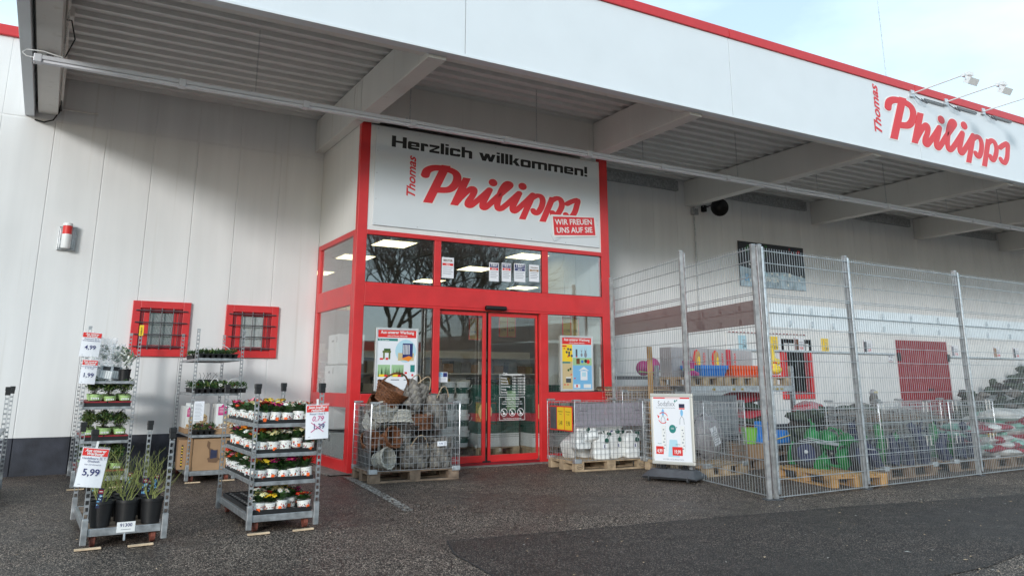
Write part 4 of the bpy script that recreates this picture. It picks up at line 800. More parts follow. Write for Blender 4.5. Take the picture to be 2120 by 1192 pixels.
# lath wedges under the casters
lw = None
for i, (x, y, a, nm) in enumerate(((-3.30, -5.80, .03, 'front left caster of the twig trolley'), (-2.94, -5.83, .1, 'front right caster of the twig trolley'), (-2.05, -5.82, .06, 'front left caster of the primrose trolley'), (-1.68, -5.82, .12, 'front right caster of the primrose trolley'), (-3.27, -1.97, .04, 'front left caster of the bagged plant trolley'), (-2.84, -1.97, .04, 'front right caster of the bagged plant trolley'), (-1.99, -1.97, .03, 'front left caster of the peanut box trolley'), (-1.57, -1.93, .04, 'front right caster of the peanut box trolley'))):
    if lw is None:
        lw = thing('wooden_lath', 'x', 'lath', (0, 0, 0), group='wooden laths wedged under casters'); q = MB(); q.box(-.09, .09, -.015, .015, 0, .014, 'lath'); q.build('strip', lw, bevel=.002); o = lw
    else: o = dup(lw)
    o.location = (x, y, .005); o.rotation_euler = (0, 0, a); o['label'] = 'pale wooden lath under the '+nm
# primroses
FLW = [('yellow', 'yellow'), ('white', 'wpet'), ('red', 'redp'), ('magenta', 'magenta'), ('cream', 'cream'), ('orange', 'orp'), ('pink', 'pink'), ('budding', None), ('dark red', 'redp')]
protos = {}
def primrose_proto(ci, v):
    k = (ci, v)
    if k in protos: return protos[k]
    nm, pm = FLW[ci]; t = thing('potted_primrose', 'x', 'potted flower', (0, 0, 0), group='potted primroses on the trolley')
    q = MB(); q.lathe([(.036, 0), (.050, .012), (.053, .062), (.053, .066), (.056, .067), (.056, .078), (.052, .079)], 'pot', 20); p = q.build('pot', t)
    q = MB(); rr = random.Random(k[0]*7+v)
    for j in range(20):
        a = -pi/2+rr.uniform(-1.5, 1.5); z = rr.uniform(.022, .055); s_ = rr.uniform(.004, .008); c = Vector((cos(a), sin(a), 0))*.0535; d = Vector((-sin(a), cos(a), 0))
        for k2 in range(2):
            b = rr.uniform(0, 3); q.add([c+d*cos(b+h*1.57)*s_+Vector((0, 0, z+sin(b+h*1.57)*s_)) for h in range(4)], [(0, 1, 2, 3)], rr.choice(['magenta', 'navy', 'redp', 'cantape', 'tgrn', 'orp']))
    if (ci+v) % 3 != 0:
        a = -pi/2+.4*(v-1); c = Vector((cos(a), sin(a), 0))*.0545; d = Vector((-sin(a), cos(a), 0)); q.add([c-d*.015+Vector((0, 0, .012)), c+d*.013+Vector((0, 0, .010)), c+d*.015+Vector((0, 0, .036)), c-d*.013+Vector((0, 0, .038))], [(0, 1, 2, 3)], 'orange')
    q.build('pot_print', p)
    q = rosette(34, .10, .021, 'leaf', 'leafd', .072, v*13+ci); q.lathe([(.05, .07), (.001, .074)], 'soil', 12); q.build('foliage', t)
    if pm:
        q = MB(); blooms(q, 14 if nm != 'dark red' else 8, .052, .152, pm, ci*5+v, .021); q.build('blossom', t)
    protos[k] = t; t['used'] = 0; return t
rr = random.Random(21)
seq = {.875: [2, 3, 1, 1, 7], .63: [7, 4, 1, 4, 1], .40: [0, 3, 7, 3, 8], .14: [4, 0, 1, 0, 2]}
shn = {.875: 'top', .63: 'second', .40: 'third', .14: 'bottom'}
for z in (.875, .63, .40, .14):
    tr_ = thing('plant_tray', 'black plant tray on the %s shelf of the primrose trolley' % shn[z], 'tray', (T4[0], T4[1], z), group='black trays on the primrose trolley')
    q = MB(); q.box(.03, .535, .03, 1.32, .004, .010, 'black')
    for a, b, c, d in ((.03, .535, .03, .036), (.03, .535, 1.314, 1.32), (.03, .036, .036, 1.314), (.529, .535, .036, 1.314)): q.box(a, b, c, d, .010, .035, 'black')
    q.build('shell', tr_); q = MB()
    for i in range(5):
        for j in range(12): q.lathe([(.046, .010), (.050, .028), (.046, .028), (.042, .012)], 'black', 12, c=(.078+.102*i, .085+.106*j, 0))
    q.build('cups', tr_)
    for j in range(12):
        for i in range(5):
            if z == .14 and (j in (1, 2) and i > 3 or (j == 0 and i == 3) or j > 5): continue
            if z == .875 and j == 0 and i == 0: pass
            if j > 1 and i > 0 and rr.random() < .45: continue
            if j == 1 and rr.random() < .3: continue
            if j > 1 and i == 0 and rr.random() < (.25 if z > .3 else 1.0): continue
            if z == .14 and i == 0 and j > 0: continue
            ci = seq[z][i] if j == 0 else rr.choice([0, 1, 2, 3, 4, 5, 6, 7, 7, 7, 8]); v = rr.randrange(3)
            P_ = primrose_proto(ci, v)
            lb = '%s primrose in a printed white pot, %s shelf of the trolley, %s row from the front, %s from the left' % (FLW[ci][0], shn[z], ordn(j) if j < 8 else ('ninth', 'tenth', 'eleventh', 'twelfth')[j-8], ordn(i))
            if len(lb.split()) > 16: lb = '%s primrose, %s shelf of the trolley, %s row back, %s from left' % (FLW[ci][0], shn[z], ordn(j) if j < 8 else ('ninth', 'tenth', 'eleventh', 'twelfth')[j-8], ordn(i))
            o = P_ if not P_['used'] else dup(P_); P_['used'] = 1
            o.location = (T4[0]+.078+.102*i+rr.uniform(-.004, .004), T4[1]+.085+.106*j+rr.uniform(-.004, .004), z+.012+rr.uniform(0, .003)+(.025 if (z == .63 and j == 0 and i == 3) else 0)); s_ = rr.uniform(.85, 1.18)
            o.rotation_euler = (rr.uniform(-.10, .10), rr.uniform(-.10, .10), rr.uniform(-.5, .5)); o.scale = (rr.uniform(.92, 1.08), 1, s_); o['label'] = lb
for t_ in protos.values(): del t_['used']
price_sign(T4[0]+.485, T4[1]-.15, 1.035, .20, .285, ('Jetzt knallhart', 'reduziert!'), ('Primel 12cm T.',), '1,39', 'white price sheet 1,39 crossed out and 0,79 on the primrose trolley', red='0,79', tilt=-.03)
# twig pots on the low trolley
pp = []
for v in range(3):
    t = thing('potted_shrub', 'x', 'potted plant', (0, 0, 0), group='black pots of twiggy shrubs on the low trolley')
    q = MB(); q.lathe([(.068, 0), (.085, .15), (.09, .152), (.09, .17), (.085, .17), (.083, .15), (.001, .148)], 'black', 22); q.build('pot', t)
    q = MB(); q.lathe([(.083, .148), (.04, .158), (.001, .155)], 'soil', 14, cap=False); q.build('soil', t)
    q = MB(); rr = random.Random(50+v)
    for i in range(6):
        a = rr.uniform(0, 6.3); p = Vector((.02*cos(a), .02*sin(a), .15)); d = Vector((cos(a)*.8, sin(a)*.6, 1)).normalized()
        stems = [(p, d, .0038, 0)]
        while stems:
            p, d, r_, lv = stems.pop(); pts = [p]; n = rr.randint(4, 6)
            for k in range(n):
                d = (d+Vector((rr.uniform(-.45, .45), rr.uniform(-.45, .45), .10))).normalized(); p = p+d*.026; pts.append(p)
                if lv < 2 and rr.random() < .33: stems.append((p, (d+Vector((rr.uniform(-.7, .7), rr.uniform(-.7, .7), .2))).normalized(), r_*.7, lv+1))
            q.tube(pts, [r_*(1-.5*k/n) for k in range(len(pts))], 'twig', 4, smooth=False)
    q.build('twigs', t); pp.append(t)
for j in range(4):
    for i in range(3):
        v = (i+j*2) % 3; first_ = not pp[v].get('u'); o = pp[v] if first_ else dup(pp[v]); pp[v]['u'] = 1
        o.scale = (1, 1, 1.12); o.location = (T1[0]+.10+.18*i+.01, T1[1]+.12+.24*j, .138); o.rotation_euler = (0, 0, (i*1.3+j*2.1) if not (i == 1 and j == 0) else .2)
        o['label'] = 'black pot of bare green twigs on the low trolley, %s row from front, %s' % (ordn(j), ('left', 'middle', 'right')[i])
        if (i, j) in ((0, 0), (2, 1), (1, 3), (2, 2)):
            q = MB(); q.box(-.02, .02, -.001, .001, 0, .13, 'magenta' if 0 else 'navy'); 
            for k in range(16): disc(q, R.uniform(-.015, .015), R.uniform(.02, .085), .005, -.0015-k*.00005, R.choice(['tblue', 'tsky', 'tblue']), 7)
            rect(q, -.017, .017, .095, .12, -.0012, 'redd'); rect(q, -.012, .012, .105, .11, -.0016, 'white'); q.build('plant_label', o, loc=(-.03, -.08, .13) if i == 0 else (.05, -.05, .16), rot=(-.05, .1, .15-o.rotation_euler.z))
for t in pp: 
    if 'u' in t: del t['u']
for o in list(sc.objects):
    if 'u' in o.keys(): del o['u']
price_sign(T1[0]+.02, T1[1]-.045, .735, .185, .285, ('Aus unserer', 'Werbung!'), ('Heidelbeere 2L T.', 'Elisabeth', 'blau und aromatisch'), '5,99', 'white price sheet 5,99 on the left post of the low trolley', tilt=.12)
price_sign(T2[0]+.03, T2[1]-.05, 1.81, .21, .285, ('Aus unserer', 'Werbung!'), ('Zaubernuss 2L T.', 'verschiedene Sorten'), '4,99', 'white price sheet 4,99 high on the left post of the tall trolley', tilt=.06)
price_sign(T2[0]+.04, T2[1]-.06, 1.485, .17, .28, ('Aus unserer', 'Werbung!'), ('wurzelnackte Rosen', 'A 13-Topf'), '1,99', 'white price sheet 1,99 below the sheet reading 4,99', tilt=.05)
yt = thing('yellow_tag', 'small yellow tag on the right post of the tall left trolley', 'tag', (T2[0]+CW, T2[1]-.022, 1.79)); q = MB(); q.box(-.025, .025, -.003, 0, 0, .13, 'yel'); text(q, 'Achtung', .008, .01, .028, 'ink', y=-.004, rot=pi/2, align='LEFT', bold=.02); q.build('plate', yt)
# shrubs on trolley 2
sb_ = []
for v in range(3):
    t = thing('potted_shrub', 'x', 'potted plant', (0, 0, 0), group='leafy shrubs in green labelled pots')
    q = MB(); q.lathe([(.055, 0), (.068, .085), (.072, .09)], 'black', 18); p = q.build('pot', t)
    q = MB(); q.lathe([(.060, .02), (.070, .086)], 'lblg', 18, cap=False); 
    for k in range(5): rect(q, -.045+.018*k, -.033+.018*k, .03, .05, -.0705, 'white')
    q.build('label_band', p)
    q = MB(); rr = random.Random(80+v); 
    for k in range(7): q.tube([(0, 0, .08), (rr.uniform(-.03, .03), rr.uniform(-.03, .03), .14), (rr.uniform(-.08, .08), rr.uniform(-.07, .07), .25)], .002, 'bark', 4)
    bush(q, (0, 0, .19), (.10, .09, .09), 190, .032, .009, ['leafd', 'leaf', 'leaf2'] if v else ['leaf2', 'leaf2', 'leaf'], rr); q.build('foliage', t); sb_.append(t)
used = [0]*3
for z, sh in ((.935, 'third'), (.54, 'second'), (.14, 'bottom')):
    q = thing('plant_tray', 'dark red plant tray on the %s level of the tall left trolley' % sh, 'tray', (T2[0], T2[1], z), group='red trays on the tall left trolley')
    mb = MB(); mb.box(.03, .535, .02, 1.3, .004, .05, 'black'); mb.box(.022, .27, .012, 1.31, .05, .065, 'redd'); mb.box(.285, .543, .012, 1.31, .05, .065, 'redd'); mb.build('shell', q)
    for j in range(4):
        for i in range(3):
            if z > .9 and j == 0 and False: continue
            v = {.935: (1, 2, 1), .54: (0, 1, 2), .14: (0, 0, 1)}[z][(i+j) % 3]; o = sb_[v] if not used[v] else dup(sb_[v]); used[v] = 1
            o.location = (T2[0]+.12+.165*i+(.02 if z > .9 else 0), T2[1]+.09+.2*j, z+.055); o.rotation_euler = (R.uniform(-.05, .05), R.uniform(-.05, .05), (j*.7+i*1.3) if j else 0); o.scale = (1, 1, R.uniform(.85, 1.1))
            o['label'] = 'leafy shrub in green banded pot, %s level of tall left trolley, %s row, %s' % (sh, ordn(j), ('left', 'middle', 'right')[i])
# bagged plants on top
for i, (x, y, h, r_, nm, kind) in enumerate(((.20, .14, .50, .085, 'clear patterned sleeve with a slate label, front left', 0), (.32, .45, .44, .08, 'pinkish clear sleeve in the middle', 0), (.44, .16, .42, .085, 'silver leaves in a black pot, front right', 1), (.42, .75, .40, .08, 'silver leaves in a black pot, back right', 1), (.13, .60, .42, .08, 'pinkish clear sleeve at the back left', 0), (.46, .48, .4, .08, 'silver leaves in a black pot, middle right', 1))):
    t = thing('sleeved_plant', nm+' on top of the tall trolley', 'potted plant', (T2[0]+x, T2[1]+y, 1.239), R.uniform(-.2, .2), 'sleeved plants on top of the tall trolley')
    q = MB(); q.lathe([(.06, 0), (.075, .14), (.08, .145)], 'black' if kind else 'whitebox', 16); q.build('pot', t)
    rr = random.Random(200+i); q = MB()
    if kind: bush(q, (0, 0, .27), (.10, .09, .13), 55, .075, .016, ['leafg', 'leafg', 'wpet', 'leaf'], rr)
    else:
        bush(q, (0, 0, .28), (.06, .05, .17), 60, .05, .016, ['leafg', 'wpet', 'foil', 'leaf'], rr)
        n = 22; vs = []; fs = []
        for lv, (rad, z) in enumerate(((.07, .0), (.095, .13), (.085, .25), (.10, .36), (.12, h+.02))):
            for k in range(n): a = 2*pi*k/n; r2 = rad*(1+.12*sin(k*5+lv)); vs.append((r2*cos(a), r2*.7*sin(a), z+(.02*sin(k*3) if lv == 4 else 0)))
        for lv in range(4):
            for k in range(n): fs.append((lv*n+k, lv*n+(k+1) % n, (lv+1)*n+(k+1) % n, (lv+1)*n+k))
        q2 = MB(); q2.add(vs, fs, 'film', None, True); q2.build('sleeve', t)
        q2 = MB(); T = TR(.02, -.085, .03, -.12, .12)
        q2.box(-.06, .075, -.004, .0, 0, .15, 'tin', T); 
        for k in range(5): q2.box(-.055+.026*k, -.034+.026*k, -.006, -.004, .005, .095, 'whitebox', T)
        q2.box(-.04, .045, -.008, -.004, .10, .145, 'black', T); q2.build('label', t)
    q.build('foliage', t)
# trolley 3: trays of small plants
def flat_tray(x, y, z, W, L, lab, cols, hgt=.07, handle=0, seed=0):
    t = thing('plant_tray', lab, 'plant tray', (x, y, z), R.uniform(-.03, .03), 'black trays of small plants on the peanut box trolley'); rr = random.Random(seed)
    q = MB(); nx, ny = max(2, int(W/.07)), max(2, int(L/.07))
    for i in range(nx):
        for j in range(ny): q.lathe([(.024, 0), (.033, .055), (.035, .058)], 'black', 4, TR(W*(i+.5)/nx, L*(j+.5)/ny, 0, 0, 0, pi/4))
    q.box(0, W, 0, L, .048, .056, 'black'); q.build('cell_tray', t)
    q = MB()
    for i in range(nx):
        for j in range(ny): bush(q, (W*(i+.5)/nx, L*(j+.5)/ny, .075), (.035, .035, hgt*.5), 17, .038, .008, ['leaf', 'leafd', 'leaf2'] if rr.random() < .5 else ['leaf', 'leafd'], rr, .8)
    q.build('foliage', t)
    if cols:
        q = MB()
        for k in range(len(cols)):
            T = TR(rr.uniform(.03, W-.03), rr.uniform(.0, L*.5), .09+rr.uniform(0, .03), rr.uniform(.6, 1.3), 0, rr.uniform(-.5, .5))
            for b in range(5): disc(q, .014*cos(b*1.257), .014*sin(b*1.257), .013, -.0005*b, cols[k], 8, T @ Matrix.Rotation(0, 4, 'X'))
            disc(q, 0, 0, .007, -.004, 'black', 6, T)
        q.build('blossom', t)
    for k in range(handle):
        q = MB(); w_ = W/handle; q.tube([(w_*(k+.15+.7*(1-cos(a))/2), L*.3, .05+.13*sin(a)) for a in [pi*i/12 for i in range(13)]], .004, 'white', 5); q.build('carry_handle', t)
flat_tray(T3[0]+.03, T3[1]+.02, 1.53, .50, .55, 'black tray of low green plants on the topmost shelf of the right tall trolley', [], .05, 1, 1)
flat_tray(T3[0]+.03, T3[1]+.62, 1.53, .50, .55, 'black tray behind the first one on the topmost shelf', ['yellow'], .06, 0, 2)
flat_tray(T3[0]-.01, T3[1]-.06, 1.09, .36, .5, 'tray with orange and yellow pansies and white carry handles', ['yellow', 'orp', 'wpet', 'yellow'], .10, 2, 3)
flat_tray(T3[0]+.37, T3[1]-.08, 1.09, .28, .5, 'overhanging tray of upright green leaves at the right shelf end', ['redp'], .13, 1, 4)
flat_tray(T3[0]+.05, T3[1]+.55, 1.09, .46, .6, 'dense dark green tray at the back of the middle shelf', [], .15, 0, 5)
flat_tray(T3[0]+.03, T3[1]-.02, .575, .28, .3, 'small tray of violet and white flowers below the peanut boxes', ['magenta', 'wpet', 'pink', 'redp'], .10, 0, 6)
bb = thing('black_crate', 'small black crate with loose twigs on the middle shelf of the peanut trolley', 'crate', (T3[0]+.14, T3[1]+.62, 1.15)); q = MB(); q.box(0, .24, 0, .16, 0, .11, 'black'); q.build('shell', bb, bevel=.004); q = MB()
for k in range(7): q.tube([(.03+.03*k, .05, .1), (.05+.03*k+R.uniform(-.04, .04), .05, .16), (.05+.03*k+R.uniform(-.06, .06), .05, .2)], .003, 'black', 4)
q.build('twigs', bb)
def peanut_box(x, y, z, W, D_, H_, rz, lab, m_='whitebox'):
    t = thing('peanut_box', lab, 'box', (x, y, z), rz, 'printed peanut boxes on the right tall trolley')
    q = MB(); q.box(0, W, 0, D_, 0, H_, m_); q.box(-.002, W+.002, -.004, D_+.002, 0, H_*.2, 'card'); q.build('carton', t, bevel=.003)
    q = MB(); y0 = -.005
    for k in range(6): rect(q, W*k/6+.002, W*(k+1)/6-.002, H_*.22, H_*.97, -.0015, 'whitebox')
    rect(q, W*.1, W*.55, H_*.62, H_*.9, -.003, 'magenta'); q.add([(W*.2, -.003, H_*.9), (W*.45, -.003, H_*.9), (W*.32, -.003, H_*.99)], [(0, 1, 2)], 'magenta')
    for k in range(4): rect(q, W*.15, W*(.5-.03*k), H_*(.85-.05*k), H_*(.863-.05*k), -.004, 'white')
    disc(q, W*.6, H_*.48, W*.27, -.0035, 'tsand', 18, rz=H_*.16); rr = random.Random(int(W*100))
    for k in range(26): disc(q, W*.6+rr.uniform(-.2, .2)*W, H_*(.48+rr.uniform(-.12, .12)), .009, -.004-k*.00003, rr.choice(['card', 'cardd', 'lath']), 7)
    for k in range(24): disc(q, W*rr.uniform(.08, .95), H_*rr.uniform(.22, .34), .016, -.005-k*.00003, rr.choice(['card', 'wick', 'lath', 'plank']), 8, rz=.010)
    rect(q, W*.52, W*.54, H_*.2, H_*.98, -.006, 'black'); q.build('print', t)
peanut_box(T3[0]+.30, T3[1]+.03, .575, .26, .3, .38, 0, 'large white peanut box with magenta panel on the middle level')
peanut_box(T3[0]+.09, T3[1]+.35, .575, .20, .3, .38, .25, 'white peanut box turned sideways behind the small flower tray')
peanut_box(T3[0]-.01, T3[1]+.36, .575, .1, .55, .34, 0, 'narrow peanut box behind the left post')
ps_ = thing('paper_sheet', 'white printed sheet hanging on the left side of the peanut trolley', 'paper', (T3[0]+.02, T3[1]-.03, .75), .0, None)
q = MB(); q.box(0, .12, 0, .002, 0, .24, 'paper'); 
for k in range(12): rect(q, .012, .1-.01*(k % 3), .02+.017*k, .024+.017*k, -.001, 'cantape')
q.build('sheet', ps_)
cb = thing('cardboard_box', 'large brown cardboard box with a torn hole on the bottom of the trolley', 'box', (T3[0]+.06, T3[1]+.03, .14), .0)
q = MB(); q.box(0, .46, .0, .5, 0, .385, 'card'); q.build('carton', cb, bevel=.006)
q = MB(); q.add([(a, -.003, b) for a, b in ((.17, .36), (.20, .34), (.2, .27), (.23, .26), (.25, .24), (.3, .25), (.31, .15), (.34, .13), (.32, .12), (.2, .12), (.17, .14), (.2, .16), (.19, .25), (.16, .30))], [tuple(range(14))], 'cardd'); q.add([(a, -.005, b) for a, b in ((.21, .25), (.29, .24), (.29, .15), (.21, .14))], [(0, 1, 2, 3)], 'navy'); q.add([(a, -.006, b) for a, b in ((.18, .14), (.33, .14), (.29, .09), (.19, .1))], [(0, 1, 2, 3)], 'cardd'); q.build('torn_hole', cb)
q = MB()
for z_ in (.32,): q.add([(.39, -.003, .31), (.44, -.003, .31), (.415, -.003, .345)], [(0, 1, 2)], 'ink'); q.add([(.398, -.004, .314), (.432, -.004, .314), (.415, -.004, .338)], [(0, 1, 2)], 'card')
for z_ in (.275, .235): rect(q, .395, .435, z_, z_+.028, -.003, 'ink'); rect(q, .4, .43, z_+.005, z_+.023, -.004, 'card')
q.build('print', cb)
sb2 = thing('cardboard_box', 'narrow box with yellow pattern strip left of the torn box', 'box', (T3[0]-.02, T3[1]+.30, .14), -.1); q = MB(); q.box(-.06, .07, 0, .6, 0, .36, 'card'); q.box(-.02, .0, -.002, 0, .03, .3, 'black'); 
for k in range(7): disc(q, -.01, .06+.035*k, .009, -.003, R.choice(['yel', 'lath', 'yellow']), 7)
q.build('carton', sb2)

# ================================================================== PALLET CAGES
def wire_cage(label, loc, rz, L=1.2, W=.8, Hc=.80, z0=.146, nx=20, ny=13, nz=10, vinyl=False, mt='chrome'):
    t = thing('wire_cage', label, 'pallet cage', (*loc, 0), rz, 'wire cages on pallets'); r = .0032
    def side(A, B, n, nm, flap=False):
        q = MB(); A, B = Vector(A), Vector(B); d = (B-A)
        for k in range(n+1): p = A+d*k/n; q.tube([p+Vector((0, 0, z0)), p+Vector((0, 0, z0+Hc))], r, mt, 4, smooth=False)
        nrm = Vector((d.y, -d.x, 0)).normalized()*.005
        for k in range(nz+1): z = z0+Hc*k/nz; q.tube([A+nrm+Vector((0, 0, z)), B+nrm+Vector((0, 0, z))], r*(1.6 if k in (0, nz, nz//2) else 1), mt, 4, smooth=False)
        if flap:
            for u in (.12, .88):
                for z in (z0+Hc-.02, z0+Hc*.5-.06):
                    c = A+d*u+nrm*1.6; e = d.normalized()*.045
                    q.tube([c-e+Vector((0, 0, z-.1)), c-e+Vector((0, 0, z+.04)), c+e+Vector((0, 0, z+.04)), c+e+Vector((0, 0, z-.1))], .005, mt, 5, closed=True)
        q.build(nm, t)
    side((0, 0, 0), (L, 0, 0), nx, 'front_grid', True); side((0, W, 0), (L, W, 0), nx, 'rear_grid'); side((0, 0, 0), (0, W, 0), ny, 'side_grid'); side((L, 0, 0), (L, W, 0), ny, 'side_grid')
    for x, y in ((0, 0), (L, 0), (0, W), (L, W)):
        q = MB(); sx, sy = (1 if x == 0 else -1), (1 if y == 0 else -1)
        q.tube([(x, y, z0), (x, y, z0+Hc+.03)], .009, mt, 8); 
        x0, x1 = sorted((x-.012*sx, x+.10*sx)); y0, y1 = sorted((y-.012*sy, y+.06*sy)); q.box(x0, x1, y0, y1, z0+Hc+.01, z0+Hc+.035, 'galvd'); q.box(x0, x1, y0, y1, z0-.035, z0+.02, 'galv'); q.build('corner_post', t, bevel=.003)
    return t
def bez(a, b, c, n=10): return [tuple(a[i]*(1-t)**2+2*b[i]*t*(1-t)+c[i]*t*t for i in range(3)) for t in [k/n for k in range(n+1)]]
def wicker(label, loc, rot, rb, rt, h, m_, oval=1., handle=None, rows=None, kind='basket', group='wicker baskets in the left cage', flare=1.0):
    t = thing('wicker_basket', label, kind, loc, rot=rot, group=group); rows = rows or int(h/.016)
    st = 26; q = MB(); rad = lambda u: rb+(rt-rb)*u**flare
    for i in range(rows+1):
        u = i/rows; rr_ = rad(u); pts = []
        for k in range(st*2):
            a = 2*pi*k/(st*2); o = .0035*cos(pi*k/1.0+pi*i) if False else .0038*(1 if (k//2+i) % 2 else -1); wv = .0015*sin(k*1.7+i*2.3)
            pts.append(((rr_+o)*oval*cos(a), (rr_+o)*sin(a), h*u+wv))
        q.tube(pts, .0072 if i not in (0, rows) else .011, m_, 4, closed=True, smooth=False)
    q.build('weave', t)
    q = MB(); q.lathe([(rb*.98, 0), (rb*.98, .006)], m_, 26, sx=oval); 
    q.lathe([(rad(u)-.008, h*u) for u in (0, .25, .5, .75, 1)], m_, 26, sx=oval, cap=False)
    for k in range(st): a = 2*pi*k/st; q.tube([(rad(u)*oval*cos(a), rad(u)*sin(a), h*u) for u in (0, .33, .66, 1)], .004, m_, 4, smooth=False)
    q.build('lining', t)
    if handle:
        q = MB(); pts = [(rt*oval*cos(a), 0, h*.75+(h*.25+handle)*sin(a)) for a in [pi*i/18 for i in range(19)]]
        for ph in (0, 2.1, 4.2): q.tube([(x, y+.006*cos(i*1.1+ph), z+.006*sin(i*1.1+ph)) for i, (x, y, z) in enumerate(pts)], .0085, m_, 6)
        q.build('handle', t)
    return t
def chipbag(label, loc, rot, w0, d0, w1, d1, h, m_='chip', nu=20, nv=6, sq=3., handles=True, group='woven chipwood bags in the left cage'):
    t = thing('chipwood_basket', label, 'basket', loc, rot=rot, group=group); q = MB()
    def P(u, v, o):
        a = 2*pi*u; c, s_ = cos(a), sin(a); k = (abs(c)**sq+abs(s_)**sq)**(-1/sq); w_ = (w0+(w1-w0)*v)/2+o; d_ = (d0+(d1-d0)*v)/2+o
        return (w_*k*c, d_*k*s_, h*v+.006*sin(u*31+v*9))
    for i in range(nu):
        for j in range(nv):
            hi = (i+j) % 2; u0, u1, v0, v1 = i/nu, (i+1)/nu, j/nv, (j+1)/nv; e = .004/h; f_ = .0025
            o = .008 if hi else .0
            a = [P(u0+f_*(-1 if hi else 1), v0+(0 if hi else -e), o-.003), P(u1-f_*(-1 if hi else 1), v0+(0 if hi else -e), o-.003), P(u1-f_*(-1 if hi else 1), v1+(0 if hi else e), o-.003), P(u0+f_*(-1 if hi else 1), v1+(0 if hi else e), o-.003)]
            mid = P((u0+u1)/2, (v0+v1)/2, o+.004)
            q.add(a+[mid], [(0, 1, 4), (1, 2, 4), (2, 3, 4), (3, 0, 4)], m_ if hi else ('chipd' if (i*7+j*3) % 4 else 'chipl'))
    q.build('strips', t)
    q = MB(); n = 40
    pts = lambda v, o: [P(k/n, v, o) for k in range(n)]
    q.add(pts(0.01, -.008)+pts(1, -.008), [(k, (k+1) % n, n+(k+1) % n, n+k) for k in range(n)]+[tuple(range(n))], m_); q.tube(pts(1, 0), .007, m_, 5, closed=True, smooth=False); q.build('lining', t)
    if handles:
        for s_ in (-1, 1): q = MB(); q.tube(bez((-w1*.3, s_*d1/2, h*.92), (0, s_*(d1/2+.05), h+.26), (w1*.3, s_*d1/2, h*.92), 12), .007, 'rope', 6); q.build('rope_handle', t)
    return t
C1 = (-.118, -3.138); A1 = -.067
pallet('euro_pallet', 'weathered grey pallet under the basket cage left of the doors', (*C1, .0), A1, 'oldw')
wire_cage('wire cage full of baskets left of the sliding doors', C1, A1, nx=21, ny=13)
def c1(x, y, z): return (C1[0]+x*cos(A1)-y*sin(A1), C1[1]+x*sin(A1)+y*cos(A1), z)
wicker('brown wicker basket with hoop handle tipped on top of the cage, left', c1(.27, .30, .97), (.45, .30, .35), .13, .20, .20, 'wick', 1.2, handle=.22)
chipbag('grey chipwood bag with rope handles leaning on top of the cage, middle', c1(.60, .30, .90), (.10, .42, .1), .26, .22, .32, .26, .33)
chipbag('tall grey round chipwood basket with ropes at the right top of the cage', c1(.985, .34, .62), (0, -.04, .3), .30, .28, .35, .32, .44, sq=2.2)
wicker('brown wicker basket lying behind the hoop basket at the left rear', c1(.16, .60, .82), (.9, .2, .4), .10, .16, .20, 'wick', 1.1)
wicker('dark wicker basket heaped at the rear middle above the bags', c1(.48, .56, .84), (.4, -.3, .2), .11, .17, .20, 'wickd', 1.1)
wicker('small brown wicker basket between the leaning bag and the round basket', c1(.80, .48, .86), (.3, .4, 0), .09, .14, .18, 'wick')
wicker('small white wicker basket upside down under the front top rail', c1(.46, .19, .86), (3.0, .1, .2), .09, .15, .15, 'wickw', 1.1)
wicker('open white wicker basket under the brown hoop basket', c1(.23, .22, .76), (.2, -.15, 0), .10, .155, .13, 'wickw', 1.15, handle=.1)
wicker('round white wicker basket on the far left side of the cage', c1(.13, .52, .66), (.6, .4, 0), .10, .14, .16, 'wickw', 1.0, handle=.12)
wicker('brown wicker basket tipped towards the left front edge', c1(.24, .14, .50), (1.2, .5, .2), .09, .135, .16, 'wick')
wicker('dark brown wicker basket behind the left corner', c1(.10, .38, .42), (.9, -.3, 0), .09, .13, .16, 'wick')
wicker('long white wicker basket lying at the lower left corner', c1(.13, .15, .26), (1.3, .7, .3), .08, .13, .2, 'wickw')
wicker('dark grey wicker basket in the centre of the cage', c1(.50, .16, .60), (.3, .3, 0), .11, .14, .14, 'wickd')
wicker('brown wicker basket in the centre right below the leaning bag', c1(.72, .18, .64), (.1, -.05, 0), .13, .15, .15, 'wick', 1.1)
wicker('dark wicker basket with loop handle behind the front grid, centre right', c1(.75, .24, .46), (.5, .2, 0), .12, .16, .12, 'wickd', 1.1, handle=.16)
wicker('grey wicker basket standing at the rear left of the cage', c1(.14, .66, .17), (0, .1, 0), .10, .13, .3, 'wickd')
wicker('dark wicker basket at the rear middle of the cage floor', c1(.50, .58, .16), (0, 0, 0), .13, .18, .35, 'wickd')
chipbag('small pale chipwood planter above the large bag', c1(.46, .15, .40), (.15, .1, .2), .14, .14, .19, .18, .19, nu=14, nv=4, handles=False)
chipbag('large grey chipwood bag with ropes on the cage floor, middle', c1(.64, .19, .16), (.0, .06, .05), .36, .22, .42, .26, .28, nu=20, nv=5)
chipbag('round grey chipwood basket with white price tag on the cage floor, right', c1(1.0, .20, .155), (0, 0, 0), .31, .29, .33, .30, .36, sq=2.2, handles=False)
chipbag('grey chipwood basket at the rear right of the cage floor', c1(.98, .58, .155), (0, 0, 0), .28, .28, .3, .3, .42, sq=2.4, handles=False)
chipbag('grey chipwood bag stacked at the rear above the cage floor', c1(.72, .60, .5), (0, .2, .3), .28, .24, .32, .3, .36)
ct = thing('price_tag', 'white price tag on the front grid of the basket cage', 'price tag', c1(.885, -.014, .42), A1); q = MB(); q.box(0, .13, -.002, 0, 0, .06, 'paper'); text(q, '9,98', .05, .02, .03, 'inkb', y=-.003)
for k in range(4): rect(q, .09, .12, .01+.012*k, .014+.012*k, -.003, 'cantape')
q.build('tag_plate', ct)
